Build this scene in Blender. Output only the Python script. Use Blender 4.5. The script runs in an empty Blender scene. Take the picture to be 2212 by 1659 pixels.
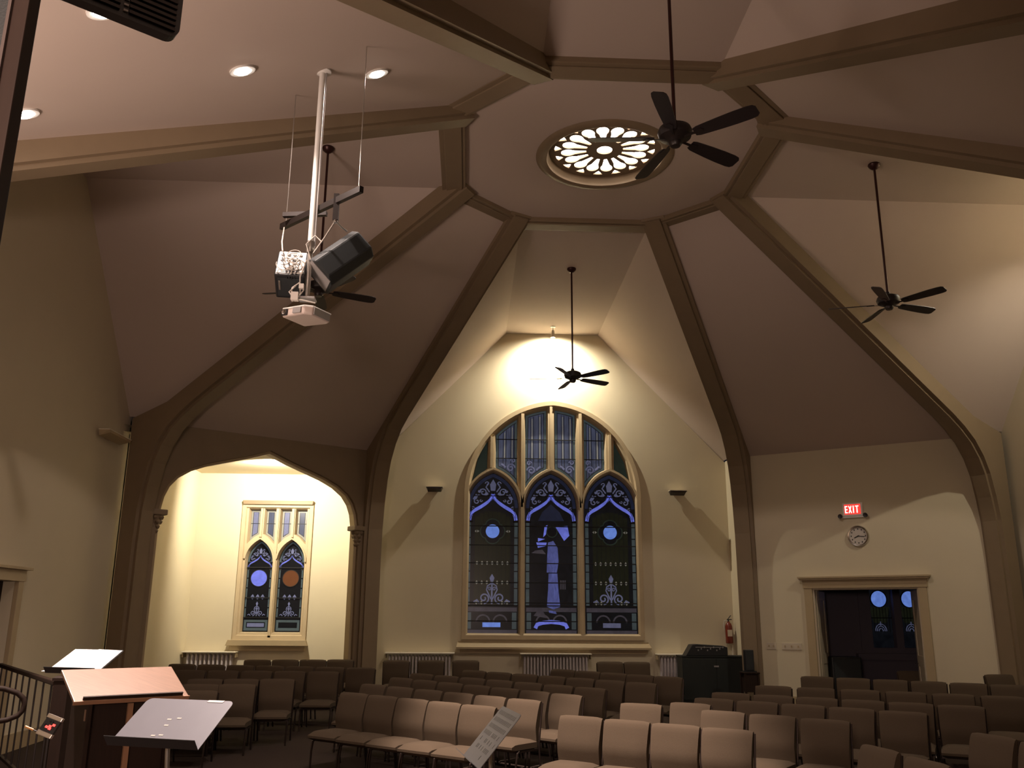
import bpy, bmesh, math, random
from math import sin, cos, pi, radians, sqrt, atan2, hypot, asin
from mathutils import Vector, Matrix
from mathutils.geometry import tessellate_polygon
random.seed(7)
S = bpy.context.scene
COL = S.collection

# ------------------------------------------------------------------ camera, world, exposure
cam = bpy.data.objects.new('camera', bpy.data.cameras.new('camera'))
COL.objects.link(cam)
cam.data.sensor_width = 36.0
cam.data.lens = 1918.0 / 2212.0 * 36.0
cam.data.clip_start = 0.05
cam.location = (-1.891, -11.832, 1.95)
_yaw, _th, _ro = -radians(2.63), radians(14.76), 0.0074
_f = Vector((-sin(_yaw) * cos(_th), cos(_yaw) * cos(_th), sin(_th)))
_r0 = Vector((cos(_yaw), sin(_yaw), 0)); _u0 = _r0.cross(_f)
_r = cos(_ro) * _r0 + sin(_ro) * _u0; _u = -sin(_ro) * _r0 + cos(_ro) * _u0
cam.rotation_euler = Matrix((_r, _u, -_f)).transposed().to_euler()
S.camera = cam
S.view_settings.view_transform = 'Standard'
S.view_settings.look = 'None'
S.view_settings.gamma = 1
S.view_settings.exposure = 0.15
S.view_settings.use_curve_mapping = False
W = bpy.data.worlds.new('dusk'); S.world = W; W.use_nodes = True
W.node_tree.nodes['Background'].inputs[0].default_value = (0.10, 0.13, 0.30, 1)
W.node_tree.nodes['Background'].inputs[1].default_value = 0.03

def lamp(name, kind, loc, energy, color, target=None, size=.1, cone=120, blend=.5, parent=None):
    d = bpy.data.lights.new(name, kind); d.energy = energy; d.color = color
    o = bpy.data.objects.new(name, d); COL.objects.link(o); o.location = loc
    if kind == 'SPOT': d.spot_size = radians(cone); d.spot_blend = blend
    if kind in ('SPOT', 'POINT'): d.shadow_soft_size = size
    if kind == 'AREA': d.shape = 'DISK'; d.size = size
    if target is not None:
        o.rotation_euler = (Vector(target) - Vector(loc)).to_track_quat('-Z', 'Y').to_euler()
    return o
WARM = (1.0, .89, .70); PINK = (1.0, .74, .62); ROSE = (1.0, .80, .70)
# gable spotlights, alcove lamp, stage downlights, light behind the glass rose, unseen chancel lamp behind the camera, added ceiling fill
lamp('gable_light_front', 'SPOT', (-.03, 7.99, 8.33), 820, WARM, (-.03, 8.50, 7.55), .04, 158, .7)
lamp('gable_light_right', 'SPOT', (7.35, 0, 8.2), 330, WARM, (7.9, 0, 5.5), .04, 165, .5)
lamp('alcove_light', 'SPOT', (-6.05, 6.45, 4.97), 600, WARM, (-6.2, 8.5, 4.4), .05, 150, .6)
for p_, e_, t_, c_ in (((-4.2, -4.09, 7.02), 2000, (-3.78, -6.1, 1.4), 44), ((-4.2, -4.09, 7.02), 360, (-3.9, -5.0, 0), 125), ((-3.01, -3.18, 7.64), 5000, (-1.0, -1.9, .5), 38), ((-3.01, -3.18, 7.64), 360, (-2.9, -3.9, 0), 120), ((-4.78, -5.82, 6.34), 220, (-4.2, -7.0, 0), 60), ((-6.13, -4.22, 6.38), 2300, (-5.1, -4.1, 1.2), 60)):
    lamp('stage_downlight', 'SPOT', p_, e_, ROSE, t_, .06, c_, .6)
lamp('rose_window_light', 'SPOT', (0, -.05, 8.58), 260, ROSE, (0, -.05, 0), .12, 123, .06)
lamp('chancel_light', 'AREA', (-2.9, -13.4, 2.6), 190, PINK, (-3.2, -5, 7.6), 1.0)
lamp('added_ceiling_fill', 'SPOT', (-6.9, -7.4, 2.4), 900, PINK, (-4.6, -5.1, 7.0), .9, 88, .8)  # added fill, out of view at left, brightens the near-left ceiling slope

# ------------------------------------------------------------------ materials
def mat(name, col, rough=.6, metal=0., bump=0., bscale=40., var=0., vscale=3., emit=None, est=0., spec=.5, stretch=None):
    m = bpy.data.materials.new(name); m.use_nodes = True
    nt = m.node_tree; b = nt.nodes['Principled BSDF']
    b.inputs['Base Color'].default_value = (*col, 1); b.inputs['Roughness'].default_value = rough
    b.inputs['Metallic'].default_value = metal; b.inputs['Specular IOR Level'].default_value = spec
    tc = nt.nodes.new('ShaderNodeTexCoord'); src = tc.outputs['Object']
    if stretch:
        mp = nt.nodes.new('ShaderNodeMapping'); mp.inputs['Scale'].default_value = stretch
        nt.links.new(src, mp.inputs[0]); src = mp.outputs[0]
    if var:
        n = nt.nodes.new('ShaderNodeTexNoise'); n.inputs['Scale'].default_value = vscale; n.inputs['Detail'].default_value = 5
        nt.links.new(src, n.inputs[0])
        mx = nt.nodes.new('ShaderNodeMix'); mx.data_type = 'RGBA'
        mx.inputs[6].default_value = (*[c * (1 - var) for c in col], 1); mx.inputs[7].default_value = (*[min(1, c * (1 + var)) for c in col], 1)
        nt.links.new(n.outputs[0], mx.inputs[0]); nt.links.new(mx.outputs[2], b.inputs['Base Color'])
    if bump:
        n2 = nt.nodes.new('ShaderNodeTexNoise'); n2.inputs['Scale'].default_value = bscale; n2.inputs['Detail'].default_value = 4
        nt.links.new(src, n2.inputs[0]); bp = nt.nodes.new('ShaderNodeBump'); bp.inputs['Strength'].default_value = bump; bp.inputs['Distance'].default_value = .01
        nt.links.new(n2.outputs[0], bp.inputs['Height']); nt.links.new(bp.outputs[0], b.inputs['Normal'])
    if emit:
        b.inputs['Emission Color'].default_value = (*emit, 1); b.inputs['Emission Strength'].default_value = est
    return m
def glass(name, col, e, var=.5, vs=9., stretch=(1, 1, 1)):
    """leaded art glass lit from outside by dusk sky, streaky"""
    m = mat(name, tuple(c * .5 for c in col), .25, spec=.4, stretch=stretch)
    nt = m.node_tree; b = nt.nodes['Principled BSDF']
    mp = [n for n in nt.nodes if n.type == 'MAPPING'][0]
    n = nt.nodes.new('ShaderNodeTexNoise'); n.inputs['Scale'].default_value = vs; n.inputs['Detail'].default_value = 3; n.inputs['Distortion'].default_value = 1.
    nt.links.new(mp.outputs[0], n.inputs[0])
    mx = nt.nodes.new('ShaderNodeMix'); mx.data_type = 'RGBA'
    mx.inputs[6].default_value = (*[c * (1 - var) for c in col], 1); mx.inputs[7].default_value = (*[min(1, c * (1 + var)) for c in col], 1)
    nt.links.new(n.outputs[0], mx.inputs[0]); nt.links.new(mx.outputs[2], b.inputs['Emission Color'])
    b.inputs['Emission Strength'].default_value = e
    return m
M = dict(
 wall=mat('cream_plaster', (.63, .56, .41), .75, bump=.12, bscale=6, var=.04, vscale=1.5, spec=.25),
 ceil=mat('ceiling_plaster', (.55, .46, .40), .8, bump=.05, bscale=10, var=.03, vscale=1, spec=.2),
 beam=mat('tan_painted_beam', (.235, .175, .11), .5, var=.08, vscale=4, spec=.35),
 trim=mat('tan_painted_trim', (.42, .33, .2), .5, var=.05, vscale=5, spec=.4),
 frame=mat('window_stone_frame', (.5, .4, .26), .6, var=.08, vscale=6, spec=.3),
 carpet=mat('brown_carpet', (.045, .032, .026), .95, bump=.5, bscale=300, var=.2, vscale=60, spec=.1),
 stage=mat('stage_carpet', (.07, .045, .035), .95, bump=.5, bscale=300, var=.2, vscale=60, spec=.1),
 fabric=mat('tan_upholstery', (.088, .064, .043), .95, bump=.3, bscale=260, var=.12, vscale=160, spec=.15),
 chairmetal=mat('bronze_chair_frame', (.05, .035, .03), .35, .7),
 fan=mat('dark_bronze', (.022, .016, .015), .42, .3, spec=.5),
 blade=mat('dark_walnut_blade', (.016, .011, .012), .45, var=.3, vscale=8, stretch=(1, 12, 1)),
 rod=mat('dark_red_bronze_rod', (.05, .018, .016), .35, .5),
 white=mat('white_paint', (.78, .76, .72), .35, var=.02, vscale=5),
 greyp=mat('projector_grey', (.30, .285, .28), .4),
 pinkp=mat('projector_cream', (.6, .5, .45), .4),
 black=mat('black_plastic', (.012, .013, .015), .45, bump=.05, bscale=200),
 spkblack=mat('black_painted_speaker', (.02, .024, .026), .5, bump=.15, bscale=250),
 steel=mat('steel', (.55, .52, .48), .3, .9),
 cable=mat('pale_cable', (.5, .45, .4), .5),
 rad=mat('silver_radiator', (.58, .53, .54), .45, .15, var=.08, vscale=12),
 raddark=mat('dark_radiator_gap', (.02, .018, .016), .8),
 shelf=mat('cream_shelf', (.78, .72, .58), .5),
 wood=mat('oiled_cherry_wood', (.19, .11, .075), .38, var=.28, vscale=5, stretch=(1.2, 16, 4), bump=.05, bscale=30),
 wooddk=mat('dark_stained_wood', (.022, .011, .007), .65, spec=.25, var=.3, vscale=6, stretch=(10, 10, 1)),
 woodedge=mat('worn_wood_edge', (.30, .16, .09), .45, var=.2, vscale=10),
 standgrey=mat('grey_enamel', (.25, .255, .30), .4, .15, var=.05, vscale=10),
 trim_dark=mat('dull_brown_bead', (.07, .05, .045), .5),
 standshaded=mat('shaded_grey_enamel', (.085, .085, .09), .5, var=.05, vscale=10),  # stand enamel darkened to put shade on the slotted stand
 paper=mat('white_paper', (.93, .93, .95), .7),
 iron=mat('black_iron', (.02, .014, .012), .45, .4),
 cabinet=mat('dark_green_black_laminate', (.012, .016, .015), .5, var=.2, vscale=6),
 red=mat('extinguisher_red', (.16, .02, .01), .35, var=.05),
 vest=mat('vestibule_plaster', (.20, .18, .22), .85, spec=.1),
 door=mat('tan_door_paint', (.55, .48, .36), .5),
 plate=mat('ivory_switch_plate', (.6, .53, .42), .4),
 face=mat('clock_face', (.55, .5, .45), .5), chrome=mat('chrome', (.6, .58, .55), .15, 1.),
 exitred=mat('exit_red', (.5, .02, .02), .5, emit=(1, .04, .03), est=1.1),
 exitlet=mat('exit_letters', (.9, .3, .25), .5, emit=(1, .36, .30), est=5),
 rosee=mat('lit_rose_glass', (.9, .85, .8), .5, emit=(1, .87, .76), est=11),
 bulb=mat('lit_lamp', (1, .9, .8), .5, emit=(1, .88, .78), est=25),
 bulbw=mat('lit_reflector', (1, .95, .8), .5, emit=(1, .93, .75), est=4),
 led=mat('red_led', (.4, .02, .02), .4, emit=(1, .05, .04), est=3.5),
 copper=mat('copper_plug', (.65, .3, .13), .3, .8, emit=(1, .4, .12), est=.15),  # faint orange glow put into the colour, the plug is no lamp
 lead=mat('lead_came', (.006, .006, .007), .55, .2),
 g_blue=glass('blue_glass', (.14, .17, .70), .62, .55, 7),
 g_pale=glass('pale_blue_glass', (.14, .25, .78), .62, .45, 9),
 g_deep=glass('deep_blue_glass', (.04, .055, .13), .14, .7, 8),
 g_lilac=glass('lilac_glass', (.22, .24, .42), .22, .6, 16),
 g_streak=glass('streaky_violet_glass', (.085, .10, .17), .35, .8, 4, (3, 1, .5)),
 g_robe=glass('robe_blue_glass', (.10, .12, .36), .42, .8, 9, (2, 1, .7)),
 g_teal=glass('teal_glass', (.11, .15, .165), .2, .5, 6),
 g_green=glass('green_glass', (.05, .08, .065), .12, .5, 6),
 g_olive=glass('olive_glass', (.016, .018, .010), .3, .4, 6),
 g_dark=glass('dark_glass', (.008, .009, .012), .3, .8, 5),
 g_brown=glass('amber_brown_glass', (.16, .06, .025), .35, .15, 8),
 g_grey=glass('grey_glass', (.10, .09, .115), .22, .6, 10),
 g_white=glass('white_glass', (.45, .45, .40), .16, .4, 20),
 pillow=mat('pale_gold_fabric', (.5, .42, .24), .9, bump=.3, bscale=200),
)

# ------------------------------------------------------------------ mesh helpers
class MB:
    def __init__(s): s.v = []; s.f = []
    def add(s, vs, fs):
        o = len(s.v); s.v += [Vector(v) for v in vs]; s.f += [tuple(i + o for i in f) for f in fs]; return s
    def box(s, c, d, R=None):
        c = Vector(c); vs = []
        for x in (-.5, .5):
            for y in (-.5, .5):
                for z in (-.5, .5):
                    p = Vector((x * d[0], y * d[1], z * d[2])); vs.append(c + (R @ p if R else p))
        return s.add(vs, [(0, 1, 3, 2), (4, 6, 7, 5), (0, 4, 5, 1), (2, 3, 7, 6), (0, 2, 6, 4), (1, 5, 7, 3)])
    def tube(s, pts, r, n=8, cap=True):
        pts = [Vector(p) for p in pts]; rs = r if isinstance(r, (list, tuple)) else [r] * len(pts)
        ring = []; prev = None
        for i, p in enumerate(pts):
            t = (pts[min(i + 1, len(pts) - 1)] - pts[max(i - 1, 0)]).normalized()
            if prev is None:
                a = Vector((0, 0, 1)) if abs(t.z) < .9 else Vector((1, 0, 0)); u = t.cross(a).normalized()
            else: u = (prev - t * prev.dot(t)).normalized()
            prev = u; w = t.cross(u)
            ring.append([p + (u * cos(2 * pi * k / n) + w * sin(2 * pi * k / n)) * rs[i] for k in range(n)])
        vs = [q for rg in ring for q in rg]; fs = []
        for i in range(len(pts) - 1):
            for k in range(n): a = i * n + k; b = i * n + (k + 1) % n; fs.append((a, b, b + n, a + n))
        if cap: fs.append(tuple(range(n - 1, -1, -1))); fs.append(tuple(range((len(pts) - 1) * n, len(pts) * n)))
        return s.add(vs, fs)
    def lathe(s, prof, n=24, T=None, cap=False):
        vs = []; fs = []
        for (r, z) in prof:
            for k in range(n):
                p = Vector((r * cos(2 * pi * k / n), r * sin(2 * pi * k / n), z)); vs.append(T @ p if T else p)
        for i in range(len(prof) - 1):
            for k in range(n): a = i * n + k; b = i * n + (k + 1) % n; fs.append((a, b, b + n, a + n))
        if cap and prof[0][0] > 1e-6: fs.append(tuple(range(n - 1, -1, -1)))
        if cap and prof[-1][0] > 1e-6: fs.append(tuple(range((len(prof) - 1) * n, len(prof) * n)))
        return s.add(vs, fs)
    def prism(s, F, outer, d0, d1, holes=(), outer2=None, holes2=None):
        """loops (u,v) in frame F between depths d0 (back) and d1 (front); optional different front loops for splays"""
        A = [list(outer)] + [list(h) for h in holes]
        B = [list(outer2 or outer)] + [list(h) for h in (holes2 or holes)]
        for loops, d in ((A, d0), (B, d1)):
            flat = [q for l in loops for q in l]
            tri = tessellate_polygon([[Vector((q[0], q[1], 0)) for q in l] for l in loops])
            s.add([F(q[0], q[1], d) for q in flat], tri)
        for a, b in zip(A, B):
            n = len(a); s.add([F(q[0], q[1], d0) for q in a] + [F(q[0], q[1], d1) for q in b], [(i, (i + 1) % n, n + (i + 1) % n, n + i) for i in range(n)])
        return s
    def quad(s, *p): return s.add(p, [tuple(range(len(p)))])
    def build(s, name, m, parent=None, smooth=False, bevel=0., loc=None, seg=2, merge=True):
        me = bpy.data.meshes.new(name); me.from_pydata([tuple(v) for v in s.v], [], s.f); me.materials.append(m)
        bm = bmesh.new(); bm.from_mesh(me)
        if merge: bmesh.ops.remove_doubles(bm, verts=bm.verts, dist=1e-5)
        bmesh.ops.recalc_face_normals(bm, faces=bm.faces)
        if bevel: bmesh.ops.bevel(bm, geom=[e for e in bm.edges if e.calc_face_angle(0) > .5], offset=bevel, segments=seg, profile=.6, affect='EDGES')
        bm.to_mesh(me); bm.free()
        if smooth:
            for p in me.polygons: p.use_smooth = True
            me.set_sharp_from_angle(angle=radians(40))
        o = bpy.data.objects.new(name, me); COL.objects.link(o)
        if parent: o.parent = parent
        if loc: o.location = loc
        return o
def tag(o, label, cat, group=None, kind=None):
    o['label'] = label; o['category'] = cat
    if group: o['group'] = group
    if kind: o['kind'] = kind
    return o
def struct(o, label=None):
    o['kind'] = 'structure'
    if label: o['label'] = label
    return o
def thing(name, label, cat, loc=(0, 0, 0), rz=0., group=None):
    o = bpy.data.objects.new(name, None); COL.objects.link(o); o.location = loc; o.rotation_euler = (0, 0, rz); o.empty_display_size = .1
    return tag(o, label, cat, group)
def copy_tree(o, parent=None):
    c = o.copy(); COL.objects.link(c); c.parent = parent
    for ch in KIDS.get(o.name, []): copy_tree(ch, c)
    return c
KIDS = {}
def index_kids():
    KIDS.clear()
    for o in COL.objects:
        if o.parent: KIDS.setdefault(o.parent.name, []).append(o)
def frame(org, ua, n):
    org = Vector((*org, 0)) if len(org) == 2 else Vector(org); ua = Vector((*ua, 0)).normalized(); n = Vector((*n, 0)).normalized()
    return lambda u, v, d=0.: org + ua * u + n * d + Vector((0, 0, v))
def zf(y): return max(0., .3 * (y + 6.6) / 13.6)

# hall geometry: octagonal lantern with eight ribs running down to eight columns
ZC = 8.57
V8 = {(sx, sy, k): Vector((sx * (1.11 if k == 'm' else 2.06), sy * (2.06 if k == 'm' else 1.11), ZC)) for sx in (-1, 1) for sy in (-1, 1) for k in 'ms'}
OCT = [(-1.11, -2.06), (1.11, -2.06), (2.06, -1.11), (2.06, 1.11), (1.11, 2.06), (-1.11, 2.06), (-2.06, 1.11), (-2.06, -1.11)]
FC = (3.93, 6.85); SC = (7.60, 3.90); YW = 8.5; XW = 8.0
FLAT = lambda u, v, d=0.: Vector((u, v, d))

# ------------------------------------------------------------------ setting
fl = MB()
fl.quad((-12, -14, 0), (12, -14, 0), (12, -6.6, 0), (-12, -6.6, 0)); fl.quad((-12, -6.6, 0), (12, -6.6, 0), (12, 10.5, zf(10.5)), (-12, 10.5, zf(10.5)))
struct(fl.build('floor', M['carpet']))
st = MB().prism(FLAT, [(-7.9, -2.2), (-5.2, -2.4), (-1.2, -5.9), (-.6, -7.6), (-.6, -13.5), (-7.9, -13.5)], -.02, .3)
stage = tag(st.build('stage_platform', M['stage'], bevel=.015), 'low dark carpeted stage platform under the lectern and music stands', 'platform')

ce = MB()
rose = [(.97 * cos(2 * pi * k / 64), -.05 + .97 * sin(2 * pi * k / 64)) for k in range(64)]
ce.prism(FLAT, OCT, ZC, ZC + .04, [rose])
for sy in (-1, 1):   # flat strips of the front and near bays, then the sloping panels beside them
    ye = sy * (YW + .1)
    ce.quad((-1.11, sy * 2.06, ZC), (1.11, sy * 2.06, ZC), (1.11, ye, ZC), (-1.11, ye, ZC))
    for sx in (-1, 1):
        if sy > 0: ce.quad((sx * 1.11, 2.06, ZC), (sx * 1.11, ye, ZC), (sx * 4.02, ye, 5.55), (sx * 4.02, 6.7, 5.48))
        else: ce.quad((sx * 1.11, -2.06, ZC), (sx * 1.11, ye, ZC), (sx * 4.58, ye, 5.72))
for sx in (-1, 1):
    xe = sx * (XW + .1)
    ce.quad((sx * 2.06, -1.11, ZC), (sx * 2.06, 1.11, ZC), (xe, 1.11, ZC), (xe, -1.11, ZC))
    for sy in (-1, 1): zw = 5.38 if sy > 0 else 5.98; ce.quad((sx * 2.06, sy * 1.11, ZC), (xe, sy * 1.11, ZC), (xe, sy * 3.98, zw), (sx * 7.5, sy * 3.98, zw))
# corner slopes
for sx in (-1, 1):
    A = Vector((sx * 1.11, 2.06, ZC + .03)); B = Vector((sx * 2.06, 1.11, ZC + .03)); Cc = Vector((sx * 3.98, 6.95, 5.28)); D = Vector((sx * 7.7, 3.95, 5.22))
    n = 8; vs = []
    for i in range(n + 1):
        for j in range(n + 1):
            a = A.lerp(Cc, i / n); b = B.lerp(D, i / n); vs.append(a.lerp(b, j / n))
    ce.add(vs, [(i * (n + 1) + j, i * (n + 1) + j + 1, (i + 1) * (n + 1) + j + 1, (i + 1) * (n + 1) + j) for i in range(n) for j in range(n)])
    zz = lambda x, y: 8.65 + .3045 * (1.585 - abs(x)) + .2910 * (1.585 - abs(y))
    P = [(sx * 1.11, -2.06), (sx * 4.58, -8.6), (sx * 5.6, -8.6), (sx * 8.1, -6.4), (sx * 8.1, -4.1), (sx * 7.7, -3.95), (sx * 2.06, -1.11)]
    ce.quad(*[(x, y, zz(x, y)) for x, y in P])
struct(ce.build('ceiling', M['ceil'], merge=False))

# ring beam and ribs
def off_oct(d):
    out = []
    n = 8
    for i in range(n):
        p0 = Vector(OCT[i - 1]); p = Vector(OCT[i]); p1 = Vector(OCT[(i + 1) % n])
        def nrm(a, b): e = (b - a).normalized(); return Vector((e.y, -e.x))
        n0 = nrm(p0, p); n1 = nrm(p, p1); m = (n0 + n1).normalized(); out.append(tuple(p + m * (d / m.dot(n0))))
    return out
rb = MB().prism(FLAT, off_oct(.37), ZC - .08, ZC + .01, [off_oct(0)])
rb.prism(FLAT, off_oct(.30), ZC - .105, ZC - .08, [off_oct(.05)])
struct(rb.build('trim_1', M['beam'], bevel=.012), 'octagonal ring beam around the glass rose')
def rib(name, az, poly, w):
    a = radians(az); er = Vector((cos(a), sin(a), 0)); et = Vector((-sin(a), cos(a), 0))
    F = lambda u, v, d=0.: er * u + et * d + Vector((0, 0, v))
    b = MB(); b.prism(F, poly, -w / 2, w / 2)
    return F, b
def lower(poly_in, d):
    return [(r - d * .5 if z < 5 else r, z) if z < 5 else (r, z - d) for r, z in poly_in]
def full_rib(n, az, Rc, inner, near=False):
    outer = [(2.2, 8.85), (Rc - .55, 8.85 - .57 * (Rc - .55 - 2.2)), (Rc + .22, 5.32 + (.1 if Rc < 8 else 0)), (Rc + .22, 0)]
    if near: outer = [(2.2, 8.85), (Rc + .22, 8.85 - .40 * (Rc - 2.0)), (Rc + .22, 0)]
    F, b = rib('rib', az, inner + outer[::-1], .40)
    # narrower raised moulding along the inner edge
    inn2 = []
    for i, (r, z) in enumerate(inner):
        p0 = Vector(inner[max(i - 1, 0)]); p1 = Vector(inner[min(i + 1, len(inner) - 1)]); t = (p1 - p0).normalized(); nn = Vector((t.y, -t.x))
        if nn.x > 0: nn = -nn
        q = Vector((r, z)) + nn * .055; inn2.append((q.x, q.y))
    b.prism(F, inn2 + inner[::-1], -.13, .13)
    struct(b.build('trim_%d' % n, M['beam'], bevel=.01, merge=False))
zb = lambda r: 8.475 - .582 * (r - 2.34)
def inner_curve(Rc):
    s = Rc - 7.9
    return [(2.25, zb(2.25)), (6.75 + s, zb(6.75 + s)), (7.05 + s, zb(7.05 + s) - .03), (7.3 + s, 5.43 - .5 * s), (7.5 + s, 5.1 - .42 * s), (7.63 + s, 4.72 - .3 * s), (7.72 + s, 4.25 - .2 * s), (7.78 + s, 3.7), (7.8 + s, 3.1), (7.8 + s, 0)]
azF = math.degrees(atan2(FC[1], FC[0])); azS = math.degrees(atan2(SC[1], SC[0]))
full_rib(2, azF, 7.9, inner_curve(7.9)); full_rib(3, 180 - azF, 7.9, inner_curve(7.9))
full_rib(4, azS, 8.54, inner_curve(8.54)); full_rib(5, 180 - azS, 8.54, inner_curve(8.54))
NEARC = [(2.25, 8.53), (7.5, 6.29), (7.85, 6.10), (8.1, 5.82), (8.28, 5.4), (8.38, 4.8), (8.43, 4.0), (8.44, 3.1), (8.44, 0)]
full_rib(6, -azS, 8.54, NEARC, True); full_rib(7, 180 + azS, 8.54, NEARC, True)
for k, sx in ((8, -1), (9, 1)):    # near ribs end in the chancel header
    V = Vector((sx * 1.11, -2.06, 0)); E_ = Vector((sx * 4.50, -8.45, 0)); d = (E_ - V); L = d.length; d.normalize(); t = Vector((-d.y, d.x, 0))
    F = lambda u, v, q=0., V=V, d=d, t=t: V + d * u + t * q + Vector((0, 0, v))
    b = MB(); b.prism(F, [(-.1, 8.55), (L, 5.60), (L, 6.1), (-.1, 8.9)], -.2, .2)
    b.prism(F, [(-.1, 8.50), (L, 5.55), (L, 5.60), (-.1, 8.55)], -.13, .13)
    struct(b.build('trim_%d' % k, M['beam'], bevel=.01, merge=False))

# pointed arch helper loops
def arc_x(w, H, dz):   # half width at height dz above spring
    R = (w * w + H * H) / (2 * w); return w - R + sqrt(max(0, R * R - dz * dz))
def arc_z(w, H, x):    # height above spring at |x|
    R = (w * w + H * H) / (2 * w); return sqrt(max(0, R * R - (abs(x) - w + R) ** 2))
def lancet(xc, w, zb_, zs, za, n=12):
    H = za - zs; pts = [(xc - w, zb_), (xc + w, zb_)]
    R = (w * w + H * H) / (2 * w); A = asin(min(1, H / R))
    for i in range(n + 1): a = A * i / n; pts.append((xc + w - R + R * cos(a), zs + R * sin(a)))
    for i in range(n - 1, -1, -1): a = A * i / n; pts.append((xc - w + R - R * cos(a), zs + R * sin(a)))
    return pts

FW = frame((0, YW), (1, 0), (0, -1))
BW, BZ0, BZS, BZA = 2.03, 1.49, 4.72, 6.90      # great window
big = lancet(0, BW, BZ0, BZS, BZA, 20)
wf = MB().prism(FW, [(-4.1, -.05), (4.1, -.05), (4.1, 5.45), (1.11, ZC + .02), (-1.11, ZC + .02), (-4.1, 5.45)], -.3, 0, [lancet(0, BW - .04, BZ0, BZS, BZA - .04, 20)])
struct(wf.build('wall_front', M['wall']))
aw = [(-6.96, 1.5), (-5.46, 1.5), (-5.46, 4.38), (-6.96, 4.38)]
wa = MB().prism(FW, [(-8.1, -.05), (-4.1, -.05), (-4.1, 5.6), (-8.1, 5.6)], -.3, 0, [aw])
struct(wa.build('wall_alcove', M['wall']))
for sx, nm in ((-1, 'wall_return_left'), (1, 'wall_return_right')):
    b = MB().box((sx * 4.13, 7.65, 2.75), (.16, 1.7, 5.55)); struct(b.build(nm, M['wall']))
SL = frame((-XW, 0), (0, 1), (1, 0)); SR = frame((XW, 0), (0, -1), (-1, 0))
gp = [(-4.1, -.05), (4.1, -.05), (4.1, 5.3), (1.11, ZC + .02), (-1.11, ZC + .02), (-4.1, 5.95)]
struct(MB().prism(SL, gp, -.3, 0, [[(-1.0, .06), (.72, .06), (.72, 2.38), (-1.0, 2.38)]]).build('wall_left', M['wall']))
struct(MB().prism(SR, [(-u, v) for u, v in gp[::-1]], -.3, 0).build('wall_right', M['wall']))
b = MB()
b.box((-XW - .1, 6.3, 2.75), (.2, 4.5, 5.6)); struct(b.build('wall_alcove_side', M['wall']))
b = MB(); b.quad((-8.1, 3.7, 5.08), (-3.9, 6.9, 5.08), (-3.9, 8.6, 5.08), (-8.1, 8.6, 5.08)); b.quad((-8.1, 3.7, 5.2), (-3.9, 6.9, 5.2), (-3.9, 8.6, 5.2), (-8.1, 8.6, 5.2))
struct(b.build('ceiling_alcove', M['wall']))
# corner walls with arch (left) and doorway (right)
dl = Vector((FC[0] - SC[0], FC[1] - SC[1])).normalized()           # (-.779,.626)
CL = frame((-SC[0], SC[1]), (-dl.x, dl.y), (dl.y, dl.x))  # towards the hall centre
CR = frame((FC[0], FC[1]), (-dl.x, -dl.y), (-dl.y, dl.x))
LEN = hypot(FC[0] - SC[0], FC[1] - SC[1])
def tudor(s0, s1, z0, za, zsp):
    mid = (s0 + s1) / 2; half = [(0, 0), (.05, .30), (.13, .50), (.27, .68), (.5, .84), (.8, .97), (1.15, 1.08), (1.6, 1.22)]
    pts = [(s0, z0), (s1, z0)]
    H = za - zsp; W_ = (s1 - s0) / 2
    prof = [(x * W_ / 2.02, z * H / 1.37) for x, z in half]
    pts += [(s1 - x, zsp + z) for x, z in prof] + [(mid, za)] + [(s0 + x, zsp + z) for x, z in prof[::-1]]
    return pts
arch = tudor(.30, LEN - .30, -.04, 5.06, 3.70)
arch_in = tudor(.36, LEN - .36, -.04, 5.0, 3.70)
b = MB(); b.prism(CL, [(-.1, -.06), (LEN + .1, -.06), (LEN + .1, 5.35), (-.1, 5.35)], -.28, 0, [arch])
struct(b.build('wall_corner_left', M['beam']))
b = MB(); b.prism(CL, arch, -.24, -.06, [arch_in]); struct(b.build('trim_10', M['trim'], bevel=.01), 'pale inner moulding of the alcove arch')
dh = [(1.32, .12), (3.29, .12), (3.29, 2.56), (1.32, 2.56)]
b = MB().prism(CR, [(-.1, -.06), (LEN + .1, -.06), (LEN + .1, 5.4), (-.1, 5.4)], -.25, 0, [dh]); struct(b.build('wall_corner_right', M['wall']))
# chancel header behind which the camera stands
b = MB(); b.prism(frame((0, -8.6), (1, 0), (0, 1)), [(-8.2, 4.85), (8.2, 4.85), (8.2, 9), (-8.2, 9)], -.2, 0); struct(b.build('wall_chancel_header', M['wall']))
b = MB()
for sx in (-1, 1):
    b.box((sx * 8.1, -6.25, 3.1), (.2, 4.6, 6.3)); b.box((sx * 7.0, -8.6, 2.6), (2.4, .2, 5.6)); b.box((sx * 6.0, -11.45, 2.45), (.2, 5.4, 4.9))
b.box((0, -14.1, 2.45), (12.2, .2, 4.9)); struct(b.build('wall_chancel', M['wall']))
struct(MB().box((0, -11.45, 4.9), (12.2, 5.5, .1)).build('ceiling_chancel', M['ceil']))
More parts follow.
